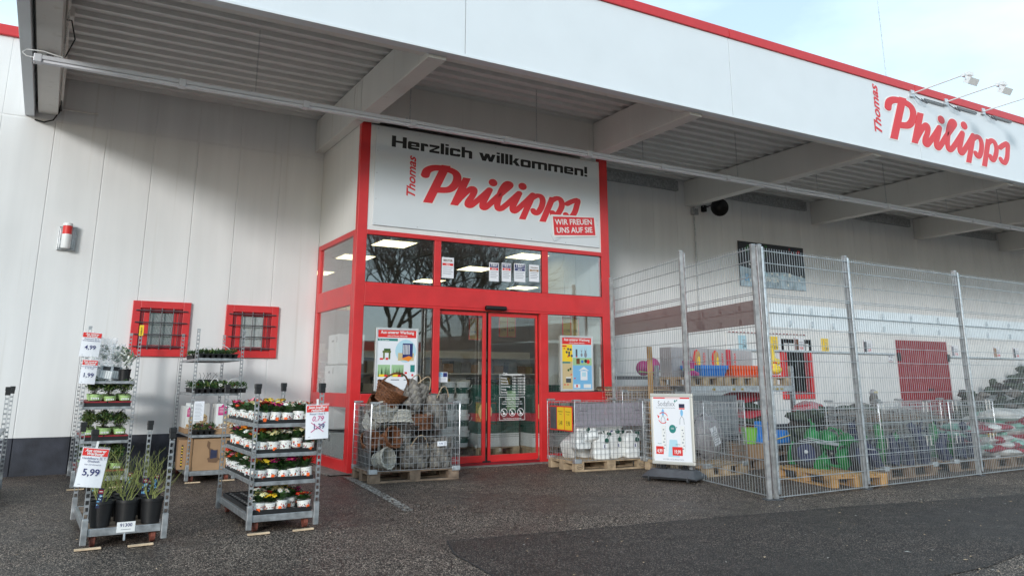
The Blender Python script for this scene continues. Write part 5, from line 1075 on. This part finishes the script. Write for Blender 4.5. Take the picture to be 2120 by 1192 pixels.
# right cage with canisters
C2 = (2.84, -3.33); A2 = -.07
pallet('euro_pallet', 'clean pale pallet with oval brand marks under the canister cage', (*C2, 0), A2, 'wood', epal=True)
wire_cage('wire cage of white canisters right of the sliding doors', C2, A2, nx=17, ny=11, mt='galvd')
def c2(x, y, z): return (C2[0]+x*cos(A2)-y*sin(A2), C2[1]+x*sin(A2)+y*cos(A2), z)
q = MB(); q.box(.02, 1.19, .012, .014, .60, .93, 'vis', TR(C2[0], C2[1], 0, 0, 0, A2)); o = q.build('vinyl_sheet'); tag(o, 'smoky translucent vinyl sheet behind the front grid of the canister cage', 'sheet')
cn = None
for i, (x, y, z, rx, ry, rz, nm) in enumerate(((.20, .18, .148, 0, 0, .1, 'front row, first from the left'), (.52, .17, .148, 0, .0, -.15, 'front row, second from the left'), (.80, .25, .148, 0, -.12, .2, 'front row, third from the left'), (1.04, .18, .148, 0, 0, .05, 'front row, fourth from the left'), (.16, .50, .25, 0, 1.2, .5, 'lying at the left side'), (.45, .50, .148, 0, 0, .3, 'back row, left'), (.80, .60, .148, 0, 0, -.2, 'back row, middle'), (1.05, .58, .148, 0, 0, .1, 'back row, right'), (.34, .30, .50, .0, 1.35, .2, 'lying on top in the middle'), (.14, .24, .42, 1.3, .3, 1.2, 'lying at the left front corner'), (.62, .36, .48, 0, 1.2, -.3, 'lying on top at the right'))):
    lb = 'white water canister with green cap, '+nm+' of the cage'
    if cn is None:
        cn = thing('canister', lb, 'canister', (0, 0, 0), group='white canisters in the right cage')
        q = MB(); W, D_, H_ = .12, .09, .30
        def sec(w_, d_, z, n=24): return [((abs(cos(a))**.45)*(1 if cos(a) > 0 else -1)*w_, (abs(sin(a))**.45)*(1 if sin(a) > 0 else -1)*d_, z) for a in [2*pi*(k+.5)/n for k in range(n)]]
        prof = [(.9, 0), (1, .02), (1, .10), (.975, .105), (.975, .115), (1, .12), (1, .235), (.86, .275), (.45, .298), (.3, .30)]; vs = []; fs = []
        for s_, z in prof: vs += sec(W*s_, D_*(s_ if s_ > .9 else (s_+.1)), z)
        for a in range(len(prof)-1):
            for k in range(24): fs.append((a*24+k, a*24+(k+1) % 24, (a+1)*24+(k+1) % 24, (a+1)*24+k))
        fs += [tuple(range(23, -1, -1)), tuple(9*24+k for k in range(24))]; q.add(vs, fs, 'offw', None, True); q.build('tank', cn, sharp=60)
        q = MB(); q.tube([(-.07, 0, .27), (-.06, 0, .33), (.03, 0, .33), (.05, 0, .29)], .012, 'offw', 8); q.build('carry_grip', cn)
        q = MB(); q.lathe([(.028, .285), (.028, .315), (.022, .318)], 'dgreen', 14, TR(.085, -.0, 0, 0, .15, 0)); q.tube(bez((.085, -.03, .31), (.10, -.10, .30), (.05, -.09, .24), 8), .004, 'dgreen', 5); q.lathe([(.03, 0), (.03, .008)], 'dgreen', 12, TR(.05, -.094, .22, pi/2)); q.build('cap', cn)
        q = MB(); rect(q, .0, .05, .12, .18, -.0915, 'paper'); rect(q, .015, .03, .13, .17, -.092, 'inkb'); q.build('label', cn); o = cn
    else: o = dup(cn, label=lb)
    o.location = c2(x, y, z); o.rotation_euler = (rx, ry, rz+A2); o.scale = (1.15, 1.15, 1.15)
pc = thing('price_card', 'red framed pair of yellow cards 5,48 and 9,98 on the canister cage', 'price sign', c2(-.02, .80, .70), rz=A2-pi/2); pc.location.z = .54; pc.scale = (1, 1, 1.45); q = MB()
q.box(.12, .78, -.008, 0, 0, .24, 'hred'); q.box(.135, .325, -.011, -.008, .012, .228, 'dgrey'); q.box(.345, .545, -.011, -.008, .012, .228, 'yel'); q.box(.565, .765, -.011, -.008, .012, .228, 'yel'); q.build('holder', pc, bevel=.002)
q = MB()
for x_, p_ in ((.445, '5,48'), (.665, '9,98')): text(q, 'Wasserkanister', x_, .18, .022, 'ink', y=-.0115); text(q, '10 L weiss', x_, .155, .018, 'ink', y=-.0115); text(q, p_, x_, .055, .062, 'ink', y=-.0115)
q.build('lettering', pc)

# ================================================================== POSTER STAND
psd = thing('poster_stand', 'poster stand on a grey plastic base before the wire fence', 'advertising stand', (3.30, -4.72, 0), rz=-1.10); psd.location = (3.39, -4.76, 0); psd.scale = (.86, .9, .965)
q = MB(); W2, D2 = .42, .27
prof = [(-1, -1, .03, .0), (1, -1, .03, 0), (1, 1, .03, 0), (-1, 1, .03, 0)]
vs = [(-.42, -.22, .035), (.42, -.22, .035), (.42, .22, .035), (-.42, .22, .035), (-.42, -.25, .06), (-.33, -.28, .065), (.33, -.28, .065), (.42, -.25, .06), (.42, .25, .06), (-.42, .25, .06), (-.34, -.09, .145), (.34, -.09, .145), (.34, .09, .145), (-.34, .09, .145)]
q.add(vs, [(0, 3, 2, 1), (0, 4, 9, 3), (1, 2, 8, 7), (2, 3, 9, 8), (0, 1, 7, 6, 5, 4), (5, 6, 11, 10), (4, 5, 10), (6, 7, 11), (4, 10, 13, 9), (7, 8, 12, 11), (8, 9, 13, 12), (10, 11, 12, 13)], 'dgrey')
q.build('base', psd, bevel=.012)
for x, y in ((-.3, -.24), (.3, -.24), (-.3, .22), (.3, .22)): q = MB(); q.lathe([(.035, -.015), (.04, 0), (.035, .015)], 'rubber', 16, TR(x, y, .042, 0, pi/2)); q.build('wheel', psd)
q = MB()
for x in (-.17, .17):
    for y in (-.02, .02): q.tube([(x-.02, y, .13), (x-.02, y, .2)], .012, 'black', 8); q.tube([(x+.02, y, .13), (x+.02, y, .2)], .012, 'black', 8)
    q.box(x-.05, x+.05, -.03, .03, .14, .16, 'black')
q.build('spring_mounts', psd)
q = MB(); z0, z1, hw = .20, 1.12, .34
for a, b, c, d in ((-hw, hw, z0, z0+.045), (-hw, hw, z1-.045, z1)): q.box(a, b, -.022, .022, c, d, 'beige')
for a, b in ((-hw, -hw+.045), (hw-.045, hw)): q.box(a, b, -.0215, .0215, z0+.045, z1-.045, 'beige')
q.build('frame', psd, bevel=.010)
q = MB(); q.box(-hw+.04, hw-.04, -.012, .012, z0+.04, z1-.04, 'paper'); q.build('poster_sheet', psd)
q = MB(); y = -.0125; rect(q, -.29, .29, z1-.068, z1-.05, y, 'hred'); rect(q, -.1, .14, z1-.064, z1-.054, y-.001, 'white')
text(q, 'Sodafixx', -.08, .955, .095, 'cantape', y=y-.0005, sx=.85); text(q, 'Für die gängigen Flaschen-Sprudler', -.09, .925, .022, 'cantape', y=y-.0005)
rect(q, .12, .21, .935, .985, y, 'navy'); rect(q, .12, .21, .915, .932, y, 'hred'); disc(q, .06, 1.02, .015, y, 'tteal', 8); disc(q, .09, 1.03, .01, y, 'tteal', 8)
for cx in (-.14, .16):
    disc(q, cx, .87, .022, y, 'tblue', 14, rz=.045); 
    for s_ in (-1, 1): q.tube([(cx, y, .83), (cx+.03*s_, y, .79), (cx+.035*s_, y, .72)], .004, 'cantape', 4, smooth=False)
    rect(q, cx-.032, cx+.035, .36, .70, y-.0003, 'white')
    for k in range(7): rect(q, cx-.012+(k % 2)*.02, cx+.012+(k % 2)*.01, .40+.04*k, .415+.04*k, y-.0008, 'cantape'); 
    for k in range(20): rect(q, cx+.036, cx+.040, .38+.016*k, .387+.016*k, y-.001, 'cantape')
for k0, k1 in ((.3, 2.3), (3.5, 5.4)):
    q.tube([(-.14+.075*cos(a), y, .80+.07*sin(a)) for a in [k0+(k1-k0)*i/8 for i in range(9)]], .006, 'hred', 5)
q.add([(-.235, y-.001, .84), (-.195, y-.001, .82), (-.215, y-.001, .79)], [(0, 1, 2)], 'hred'); q.add([(-.085, y-.001, .77), (-.045, y-.001, .77), (-.065, y-.001, .805)], [(0, 1, 2)], 'hred')
disc(q, .005, .66, .055, y-.001, 'tteal', 18); text(q, 'CO', .005, .655, .03, 'white', y=y-.002, bold=.02); disc(q, .07, .68, .008, y, 'tteal', 8)
q.add([(-.08, y-.0001, .30), (.10, y-.0001, .30), (.07, y-.0001, .52), (-.05, y-.0001, .52)], [(0, 1, 2, 3)], 'tsky')
rect(q, -.27, -.15, .33, .43, y-.001, 'hred'); text(q, '4,99', -.21, .35, .065, 'white', y=y-.002, bold=.03, sx=.75); rect(q, -.01, .15, .32, .43, y-.002, 'hred'); text(q, '19,99', .07, .345, .065, 'white', y=y-.003, bold=.03, sx=.75)
text(q, 'Flasche', -.21, .46, .022, 'tteal', y=y-.001); text(q, 'Zylinder', .08, .455, .022, 'tteal', y=y-.001); text(q, 'AN DER KASSE ERHÄLTLICH', 0, .26, .026, 'cantape', y=y-.001)
q.build('poster_print', psd)

# ================================================================== GOODS BEHIND THE FENCE
# cage with wrapped hose reel behind the stand
pallet('euro_pallet', 'small pallet under the cage just behind the side fence', (3.98, -4.72, 0), .05, 'wood', .8, 1.2)
wire_cage('narrow wire cage with a foil wrapped bundle just behind the side fence', (3.98, -4.72), .05, .8, 1.2, nx=13, ny=18)
def sack(mb, T, L, W, H_, m_, rr, n=10):
    vs = []; fs = []
    for sgn in (1, -1):
        for i in range(n+1):
            for j in range(n+1):
                u, v = 2*i/n-1, 2*j/n-1; h = H_*((1-abs(u)**3.5)*(1-abs(v)**3.5))**.55*sgn*(1+.15*sin(3*u+rr.random()*.6)*sin(4*v))
                vs.append((u*L/2*(1-.05*v*v), v*W/2*(1-.05*u*u), h/2))
    k = (n+1)**2
    for s_ in (0, 1):
        for i in range(n):
            for j in range(n): a = s_*k+i*(n+1)+j; fs.append((a, a+1, a+n+2, a+n+1))
    mb.add(vs, fs, m_, T, True)
fb = thing('wrapped_bundle', 'round dark bundle wrapped in grey foil with a white sheet, inside the narrow cage', 'bundle', (4.36, -4.35, .15))
q = MB(); rr = random.Random(4)
for k in range(9): q.tube([(.26*cos(a)*(1-.03*k), .06*sin(k)+.02*k, .34+.28*sin(a)*(1-.03*k)) for a in [2*pi*i/22 for i in range(22)]], .02, 'black', 6, closed=True)
q.build('coil', fb); q = MB(); q.ell((0, .02, .34), (.27, .20, .30), 'foil', 22, 12, jit=.10); q.build('foil', fb)
q = MB(); T = TR(-.07, -.235, .22, 0, -.35, 0); q.box(0, .12, -.002, 0, 0, .25, 'paper', T); 
for k in range(6): rect(q, .015, .10, .03+.03*k, .04+.03*k, -.003, 'cantape', T)
q.build('sheet', fb)
# lattice stack with cage and plank
pallet('euro_pallet', 'pale pallet under the stacked wooden trellises', (4.40, -2.42, 0), 0, 'wood')
ls = None
for k in range(13):
    z = .15+.078*k; lb = 'folded wooden trellis behind the side fence, layer %d from the ground' % (k+1)
    if ls is None:
        ls = thing('wooden_trellis', lb, 'trellis', (4.43, -2.38, z), group='stack of folded wooden trellises'); q = MB()
        for i in range(22): q.box(.02+i*.052, .045+i*.052, 0, .72, 0.022, .044, 'oldw', None)
        for j in range(7): q.box(0, 1.16, .03+.1*j, .055+.1*j, 0, .022, 'lath')
        for j in range(7): q.box(0, 1.16, .05+.1*j, .07+.1*j, .044, .066, 'oldw')
        q.build('lattice', ls)
    else: dup(ls, (4.43+R.uniform(-.03, .03), -2.38+R.uniform(-.03, .03), z), R.uniform(-.03, .03), lb)
wire_cage('large wire cage around the wooden trellises', (4.38, -2.46), 0, 1.24, .86, Hc=.92, nx=20, ny=13)
pk = thing('wooden_plank', 'long yellow plank standing upright at the trellis cage', 'plank', (4.86, -2.56, 0), rot=(-.02, .02, .1)); q = MB(); q.box(0, .095, 0, .03, 0, 1.80, 'plank'); q.build('board', pk, bevel=.002)
# pallet rack
rk = thing('pallet_rack', 'galvanised pallet rack with orange and blue tubs on top', 'rack', (5.25, -3.05, 0))
for x in (0, 2.42):
    for y in (0, .75):
        q = MB()
        for s_ in (-1, 1): q.box(x+.022*s_-.012, x+.022*s_+.012, y-.03, y+.03, 0, 1.50, 'galv')
        for k in range(20): q.box(x-.012, x+.012, y-.03, y-.024, .05+.075*k, .075+.075*k, 'tin')
        q.build('upright', rk)
q = MB(); q.box(.05, 2.38, -.03, .01, 1.06, 1.16, 'galv'); q.box(.05, 2.38, .74, .78, 1.06, 1.16, 'galv'); 
for k, x in enumerate((.5, .95, 1.15, 1.72, 1.86, 1.98, 2.1)): q.box(x, x+.07, -.034, -.03, 1.09, 1.125, 'dkyel')
q.build('beam', rk, bevel=.003)
for i in range(3): pallet('euro_pallet', 'pallet on the rack beam, %s of three' % ('left', 'middle', 'right')[i], (5.31+.80*i, -3.02, 1.162), 0, 'wood', .76, .8)
def tub(name, m_, label, x, w_):
    t = thing(name, label, 'tub', (x, -2.98, 1.308)); q = MB(); a, b, h = w_/2, .25, .19
    vs = [(sx*(a-d), sy*(b-d), z) for z, d in ((0, .05), (h*.65, .02), (h*.65, .0), (h, -.005)) for sx, sy in ((-1, -1), (1, -1), (1, 1), (-1, 1))]
    fs = [(0, 3, 2, 1)]+[(l*4+k, l*4+(k+1) % 4, l*4+4+(k+1) % 4, l*4+4+k) for l in range(3) for k in range(4)]; q.add([(vx+a, vy+b, z) for vx, vy, z in vs], fs, m_); q.build('shell', t, bevel=.006)
    q = MB(); q.box(.03, w_-.03, .03, 2*b-.03, .1, .11, 'cardd'); 
    for k in range(int(w_/.08)): q.box(.03+.08*k, .04+.08*k, .0, .02, 0.02, h*.64, m_)
    q.build('ribs', t); return t
tub('plant_tub', 'blue', 'blue plastic tub on the rack', 5.62, .62); tub('plant_tub', 'otub', 'wide orange plastic tub on the rack', 6.32, 1.0)
for i, (x, y, w_, h, m_, nm) in enumerate(((5.48, -2.42, .42, .50, 'greybox', 'plain box leftmost'), (5.92, -2.42, .42, .50, 'greybox', 'box with a picture of buns, second from left'), (6.36, -2.42, .40, .49, 'greybox', 'box with a picture of buns, third from left'), (6.78, -2.42, .12, .48, 'nred', 'narrow red box, fourth from left'), (6.92, -2.42, .5, .47, 'greybox', 'plain box rightmost'))):
    t = thing('grill_box', nm+' behind the tubs on the rack', 'box', (x, y, 1.308), 0, 'upright boxes on the rack'); q = MB(); q.box(0, w_-.01, 0, .3, 0, h, m_); q.build('carton', t, bevel=.004)
    q = MB()
    if i in (1, 2): disc(q, .14, h*.6, .09, -.002, 'hred', 16, rz=.17); disc(q, .17, h*.62, .07, -.003, 'plank', 16, rz=.14); disc(q, .19, h*.55, .04, -.004, 'yel', 12, rz=.08)
    if i in (1, 2, 4): text(q, 'ROTTAREX', .345 if i < 4 else .08, .04, .075, 'hred', y=-.002, rot=pi/2, align='LEFT', bold=.02)
    for k in range(6): q.box(.03+.06*k, .032+.06*k, -.001, 0, .05, h-.05, 'cantape')
    q.build('print', t)
def boots(x, y, z, lab, n):
    t = thing('rubber_boots', lab, 'boots', (x, y, z), .2, 'pink rubber boots')
    for k in range(n):
        q = MB(); c = .13*k; q.lathe([(.045, .06), (.05, .15), (.058, .24), (.062, .25)], 'gpink', 14, c=(c, 0, 0), cap=False); q.tube([(c, 0, .07), (c, -.07, .045), (c, -.14, .035)], [.05, .045, .03], 'gpink', 10); q.box(c-.04, c+.04, -.17, .05, 0, .015, 'black'); q.lathe([(.0515, .10), (.0525, .125)], 'lgreen', 14, c=(c, 0, 0), cap=False); q.tube([(c-.05, 0, .25), (c-.02, 0, .31), (c+.02, 0, .31), (c+.05, 0, .25)], .008, 'gpink', 6); q.build('boot', t)
boots(5.28, -3.0, 1.31, 'pink rubber boots with green stripe beside the blue tub', 2)
r2 = thing('storage_shelf', 'dark low shelf behind the trellises carrying pink boots', 'shelf', (4.9, -1.25, 0)); q = MB(); q.box(0, 1.6, 0, .5, 1.27, 1.33, 'dgrey'); q.box(0, 1.6, 0, .5, .7, .74, 'dgrey')
for x in (0, 1.55): q.box(x, x+.05, 0, .05, 0, 1.5, 'galv'); q.box(x, x+.05, .45, .5, 0, 1.5, 'galv')
q.build('rack', r2, bevel=.003)
hb = thing('heart_cushion', 'pink heart shaped plastic item on the dark shelf left of the fence post', 'toy', (5.95, -1.1, 1.335)); q = MB(); q.ell((0, 0, .14), (.16, .10, .14), 'gpink', 18, 12); q.ell((.24, .02, .17), (.17, .10, .17), 'gpink', 18, 12); q.tube([(-.15, -.06, .08), (.1, -.11, .05), (.4, -.07, .09)], .012, 'lgreen', 6); q.build('lobes', hb)
yd = thing('garden_figure', 'yellow plastic duck figure at the right end of the rack', 'figure', (7.36, -2.95, 1.30)); yd.scale = (.8, .8, .85); q = MB(); q.tube([(0, 0, .12), (.02, 0, .3), (0, 0, .52), (-.04, 0, .62)], [.10, .06, .05, .06], 'yellow', 12); q.ell((.06, 0, .16), (.16, .12, .10), 'yellow', 16, 10); q.ell((.1, 0, .32), (.1, .09, .07), 'yellow', 14, 8); q.build('body', yd)
q = MB(); q.box(-.1, .2, -.1, .1, .0, .05, 'redp'); q.tube([(-.04, -.05, .3), (.22, -.06, .3)], .02, 'redp', 8); q.build('trim', yd, bevel=.01)
# lower level of the rack
zs = thing('zinc_panel', 'corrugated zinc sheet standing under the rack beam', 'panel', (5.38, -2.9, .35)); q = MB()
for k in range(22): q.box(k*.05, k*.05+.026, 0, .012, 0, .66, 'tin'); q.box(k*.05+.026, k*.05+.05, .006, .018, 0, .655, 'tin')
q.build('sheet', zs)
wm = thing('patterned_bags', 'dark red and green patterned bags under the rack beam', 'bags', (6.75, -2.75, .15)); q = MB(); rr = random.Random(9)
for k in range(6): sack(q, TR(.2, .0+.04*k, .16+.13*k, .2, .15*(-1)**k, .1), .85, .5, .16, 'nred' if k % 2 else 'net', rr)
q.build('bags', wm, sharp=60)
pallet('euro_pallet', 'pallet under the blue rocker behind the corner post', (6.0, -4.0, 0), .2, 'oldw'); pallet('euro_pallet', 'upper pallet of the two under the blue rocker', (6.02, -3.98, .146), .18, 'oldw')
br = thing('rocker_toy', 'blue plastic rocker with yellow line behind the corner post', 'toy', (6.1, -4.0, .295), .15); q = MB(); q.prism([(-.35, 0), (.45, 0), (.45, .13), (.36, .2), (.28, .18), (.2, .1), (.08, .12), (.0, .32), (-.08, .34), (-.12, .1), (-.3, .12)], 0, .3, 'blue'); q.build('body', br, bevel=.02); q = MB(); q.tube([(-.3, -.012, .04), (.0, -.012, .07), (.42, -.012, .12)], .008, 'yel', 6); q.build('stripe', br)
lg = thing('lime_bucket', 'lime green bucket at the right edge of the narrow cage', 'bucket', (5.3, -4.25, .35)); q = MB(); q.lathe([(.09, 0), (.12, .22), (.13, .225)], 'lgreen', 18); q.build('tub', lg); pallet('euro_pallet', 'pallets holding the lime green bucket', (5.0, -4.4, .0), .1, 'oldw', .8, .6); cbx = thing('carton', 'brown carton under the lime bucket', 'box', (5.12, -4.4, .146)); q = MB(); q.box(0, .4, 0, .35, 0, .2, 'card'); q.build('box', cbx, bevel=.004)
rs = None
for k, (z, s_) in enumerate(((.15, 'lowest'), (.40, 'second'), (.65, 'topmost'))):
    t = thing('red_bag', 'shiny red bag beside the rack upright, %s of the pile' % s_, 'bag', (7.35+.03*k, -3.6, z), .2*k, 'pile of shiny red bags'); q = MB(); rr = random.Random(k+30); sack(q, TR(0, 0, .12), .5, .45, .26, 'nred', rr, 12); q.build('bag_body', t, sharp=60); q = MB(); sack(q, TR(0, 0, .12), .515, .465, .275, 'film', rr, 8); q.build('film', t)
pallet('euro_pallet', 'pallet under the pile of shiny red bags', (6.95, -4.0, 0), 0, 'oldw')
# pallet with watering cans and wheels behind the front fence
pallet('euro_pallet', 'pale pallet set at an angle behind the first front fence field', (4.80, -5.10, 0), -1.82, 'plank', epal=True)
wc = None
for i, (x, y, z, rx, ry, rz, nm) in enumerate(((5.10, -5.5, .42, .2, .3, .4, 'upper left'), (5.35, -5.55, .40, -.2, -.4, 2.0, 'upper right'), (4.98, -5.75, .17, .5, 1.2, 1.0, 'lower left'), (5.25, -5.95, .20, 0, .6, 3.0, 'lower middle'), (5.45, -5.85, .38, .5, .2, 4.2, 'middle right'), (5.55, -5.25, .16, 0, 0, 1.2, 'rear'), (4.98, -5.35, .18, 0, 0, .2, 'rear left'))):
    lb = 'green plastic watering can in the heap behind the fence corner, '+nm
    if wc is None:
        wc = thing('watering_can', lb, 'watering can', (0, 0, 0), group='heap of green watering cans'); q = MB(); q.lathe([(.11, 0), (.12, .05), (.115, .16), (.09, .22), (.05, .235)], 'green', 22, sx=1.15); q.build('body', wc)
        q = MB(); q.tube([(.12, 0, .06), (.24, 0, .16), (.33, 0, .27)], [.03, .02, .016], 'green', 10); q.lathe([(.016, 0), (.035, .03)], 'green', 12, TR(.33, 0, .27, 0, .8, 0)); q.build('spout', wc)
        q = MB(); q.tube([(.05, 0, .23), (.03, 0, .30), (-.06, 0, .32), (-.15, 0, .25), (-.16, 0, .12), (-.12, 0, .06)], .014, 'green', 8); q.build('handle', wc); o = wc
    else: o = dup(wc, label=lb)
    o.location = (x, y, z); o.rotation_euler = (rx, ry, rz); o.scale = (.85, .85, .85)
wh = None
for i, (x, y, z, a, b, nm) in enumerate(((5.20, -6.15, .31, 1.35, .2, 'front'), (4.95, -5.55, .33, 1.2, -.9, 'left'), (5.50, -5.55, .30, 1.5, .9, 'rear'), (5.35, -6.0, .17, .1, 0, 'lying flat'))):
    lb = 'dark rubber barrow wheel in the heap behind the fence corner, '+nm
    if wh is None:
        wh = thing('barrow_wheel', lb, 'wheel', (0, 0, 0), group='barrow wheels behind the fence corner'); q = MB(); q.tube([(.15*cos(t), .15*sin(t), 0) for t in [2*pi*k/28 for k in range(28)]], .04, 'rubber', 10, closed=True); q.build('tyre', wh); q = MB(); q.lathe([(.115, -.02), (.12, 0), (.115, .02)], 'navy', 24); q.lathe([(.025, -.05), (.025, .05)], 'galvd', 12); q.build('rim', wh); o = wh
    else: o = dup(wh, label=lb)
    o.location = (x, y, z); o.rotation_euler = (a, 0, b)
hn = MB(); 
for k in range(3): hn.tube([(4.9+.04*k, -5.5-.03*k, .48+.02*k), (5.6, -6.1+.05*k, .38)], .007, 'tin', 8)
o = hn.build('metal_tubes'); tag(o, 'bundle of pale metal tubes laid across the watering cans', 'tubes')
# cages with navy bundles
for n_, (x, y) in enumerate(((5.72, -6.12), (7.45, -6.0))):
    nm = ('left', 'right')[n_]
    pallet('euro_pallet', 'pallet under the %s cage of navy bundles behind the front fence' % nm, (x, y, 0), .04, 'oldw'); wire_cage('wire cage of navy and green garden bundles, %s of two behind the front fence' % nm, (x, y), .04, nx=18, ny=12)
    for k in range(10 if n_ == 0 else 7):
        t = thing('garden_bundle', '%s rolled bundle standing in the %s cage, number %d along' % (('navy', 'green')[k % 3 == 1], nm, k+1), 'bundle', (x+.10+.11*k, y+.18+.25*(k % 3), .15), group='rolled bundles in the cages'); q = MB(); m_ = 'green' if k % 3 == 1 else 'navy'
        h = R.uniform(.22, .52); q.tube([(0, 0, 0), (R.uniform(-.08, .08), R.uniform(-.05, .05), h*.5), (R.uniform(-.2, .2), R.uniform(-.08, .08), h)], [.09, .08, .05], m_, 8); q.tube([(0, .0, h*.8), (.08, 0, h+.06), (-.05, 0, h-.05), (.1, 0, h-.1)], .014, m_, 6); q.build('roll', t)
# mats and nets further back
for i, (x, y, w_, d_, h, m_, lab) in enumerate(((6.6, -5.3, 1.2, .9, .80, 'wickd', 'stack of grey wire trellis mats behind the watering cans'), (8.0, -4.9, 1.2, .9, .78, 'wickd', 'second stack of grey trellis mats right of the first'))):
    t = thing('mat_stack', lab, 'mats', (x, y, 0)); q = MB(); rr = random.Random(i+60)
    for k in range(20):
        z = .15+(h-.15)*k/20; a = rr.uniform(-.06, .06)
        for j in range(9): q.box(rr.uniform(-.05, .05), w_+rr.uniform(-.05, .05), d_*j/9, d_*j/9+.03, z, z+.016, rr.choice(['chip', 'wickd', 'galvd', 'oldw']), TR(0, 0, 0, 0, rr.uniform(-.01, .01), a))
    q.box(0, w_, 0, d_, 0, .14, 'oldw'); q.build('mats', t)
for i, (x, y, w_, h0, h1, lab) in enumerate(((6.5, -4.4, 1.9, .62, .95, 'dark green netting heaped on the mats left of the red delivery door'), (17.7, -2.2, 2.0, .5, .95, 'dark green netting heaped against the wall right of the delivery door'), (16.4, -1.2, 4.5, .8, 2.0, 'tall heap of dark green netting at the right edge'))):
    t = thing('net_heap', lab, 'netting', (x, y, 0)); q = MB(); rr = random.Random(i+70)
    for k in range(int(w_*26)):
        u = rr.random(); q.ell((w_*u, rr.uniform(0, .6), (h0+(h1-h0)*(u if i else .6))*rr.uniform(.35, 1.0)), (rr.uniform(.1, .22), rr.uniform(.1, .2), rr.uniform(.04, .10)), rr.choice(['net', 'net', 'wickd', 'chip', 'net']), 8, 5, jit=.3)
    q.box(0, w_, .05, .55, 0, h0*.8, 'net'); q.build('folds', t, sharp=20)
ow = thing('owl_figure', 'grey plastic owl figure on the cage before the delivery door', 'figure', (8.75, -3.88, .80)); q = MB(); q.ell((0, 0, .12), (.08, .07, .13), 'chip', 14, 10); q.ell((0, 0, .24), (.07, .06, .065), 'foil', 14, 10); q.build('body', ow); q = MB(); q.ell((-.025, -.055, .25), (.02, .01, .02), 'yel', 10, 6); q.ell((.03, -.055, .25), (.02, .01, .02), 'yel', 10, 6); q.build('eyes', ow)
wire_cage('empty wire cage before the red delivery door', (8.5, -3.9), .0, Hc=.62, nx=12, ny=8, nz=7); pallet('euro_pallet', 'pallet under the empty cage before the delivery door', (8.5, -3.9, 0), 0, 'oldw')
# piles of sacks
rr = random.Random(99); gm = ['bagw', 'bagw', 'bagr', 'bagg', 'bagw', 'bagr']
for pi_, (x, y, nz_, nm) in enumerate(((8.8, -5.65, 5, 'slumped left'), (9.9, -5.45, 7, 'middle'), (11.1, -5.35, 7, 'right'), (12.3, -5.2, 7, 'far right'), (10.3, -4.4, 4, 'rear left'), (11.7, -4.3, 6, 'rear right'))):
    pallet('euro_pallet', 'pallet under the %s pile of sacks' % nm, (x-.55, y-.4, 0), 0, 'oldw')
    for k in range(nz_):
        t = thing('soil_sack', 'printed plastic sack in the %s pile behind the fence, layer %d from below' % (nm, k+1), 'sack', (x+rr.uniform(-.10, .10)-(.15 if pi_ == 0 else 0)*k/3, y+rr.uniform(-.08, .08), .20+.085*k), rr.uniform(-.35, .35), 'piles of printed sacks')
        q = MB(); sack(q, TR(0, 0, 0, rr.uniform(-.08, .08), rr.uniform(-.1, .1)), rr.uniform(.85, 1.0), .65, .15, gm[(k*5+pi_) % 6], rr, 12); q.build('body', t, sharp=60)
        q = MB()
        for s_ in (-1, 1): q.ell((.40*s_, -.02, .012), (.09, .3, .068), rr.choice(['bagg', 'bagw', 'bagr']), 14, 8)
        q.ell((.05, -.2, .012), (.22, .13, .067), rr.choice(['bagr', 'bagw', 'yel', 'bagr']), 14, 8); q.build('colour_print', t)

# ================================================================== OPPOSITE SIDE OF THE YARD (seen in the glass)
def bare_tree(x, y, h, seed, lab):
    t = thing('bare_tree', lab, 'tree', (x, y, 0), group='bare trees across the yard'); rr = random.Random(seed); tr = MB(); cr = MB(); st = [(Vector((0, 0, 0)), Vector((0, 0, 1)), .20, h*.2, 0)]; cnt = 0
    while st:
        p, d, r_, l_, lv = st.pop(); pts = [p]; n = 3
        for k in range(n):
            d = (d+Vector((rr.uniform(-.22, .22), rr.uniform(-.22, .22), .05))).normalized(); p = p+d*l_/n; pts.append(p)
        (tr if lv < 2 else cr).tube(pts, [r_*(1-.3*k/n) for k in range(n+1)], 'bark', 5 if lv < 3 else 3, smooth=False); cnt += 1
        if lv < 8 and cnt < 9000:
            for k in range(3 if lv < 5 else 2):
                a = rr.uniform(0, 6.3); s_ = rr.uniform(.35, .8); o = d.orthogonal().normalized(); o2 = d.cross(o)
                st.insert(0, (p if k else pts[2], (d+(o*cos(a)+o2*sin(a))*s_+Vector((0, 0, .06))).normalized(), r_*(.68 if k else .6), l_*rr.uniform(.70, .95), lv+1))
    tk = tr.build('trunk', t); cr.build('crown', t)
bare_tree(12.5, -31, 14, 3, 'large bare tree across the yard, left one of two'); bare_tree(18.0, -33, 14, 8, 'large bare tree across the yard, right one of two'); bare_tree(6.5, -36, 12, 11, 'smaller bare tree across the yard')
fbld = thing('warehouse', 'light grey corrugated warehouse with red stripe across the yard', 'building', (-20, -52, 0)); q = MB()
for k in range(90): q.box(k, k+.6, 0, .3, 0, 4.4, 'farwall'); q.box(k+.6, k+1, .05, .3, 0, 4.4, 'farwall')
q.build('wall', fbld); q = MB(); q.box(0, 90, .3, .5, 3.6, 4.3, 'hred'); q.build('stripe', fbld); q = MB()
for k in range(12): q.box(3+7*k, 6+7*k, .3, .34, 1.2, 2.8, 'black')
q.build('windows', fbld)
hg = thing('hedge_row', 'dark hedge along the far side of the yard', 'hedge', (-20, -38, 0)); q = MB(); rr = random.Random(5)
for k in range(420): q.ell((rr.uniform(0, 70), rr.uniform(-.5, .5), rr.uniform(.2, 1.3)), (rr.uniform(.4, .8), .5, rr.uniform(.25, .5)), 'hedge', 7, 5, jit=.3)
q.build('foliage', hg, sharp=10)
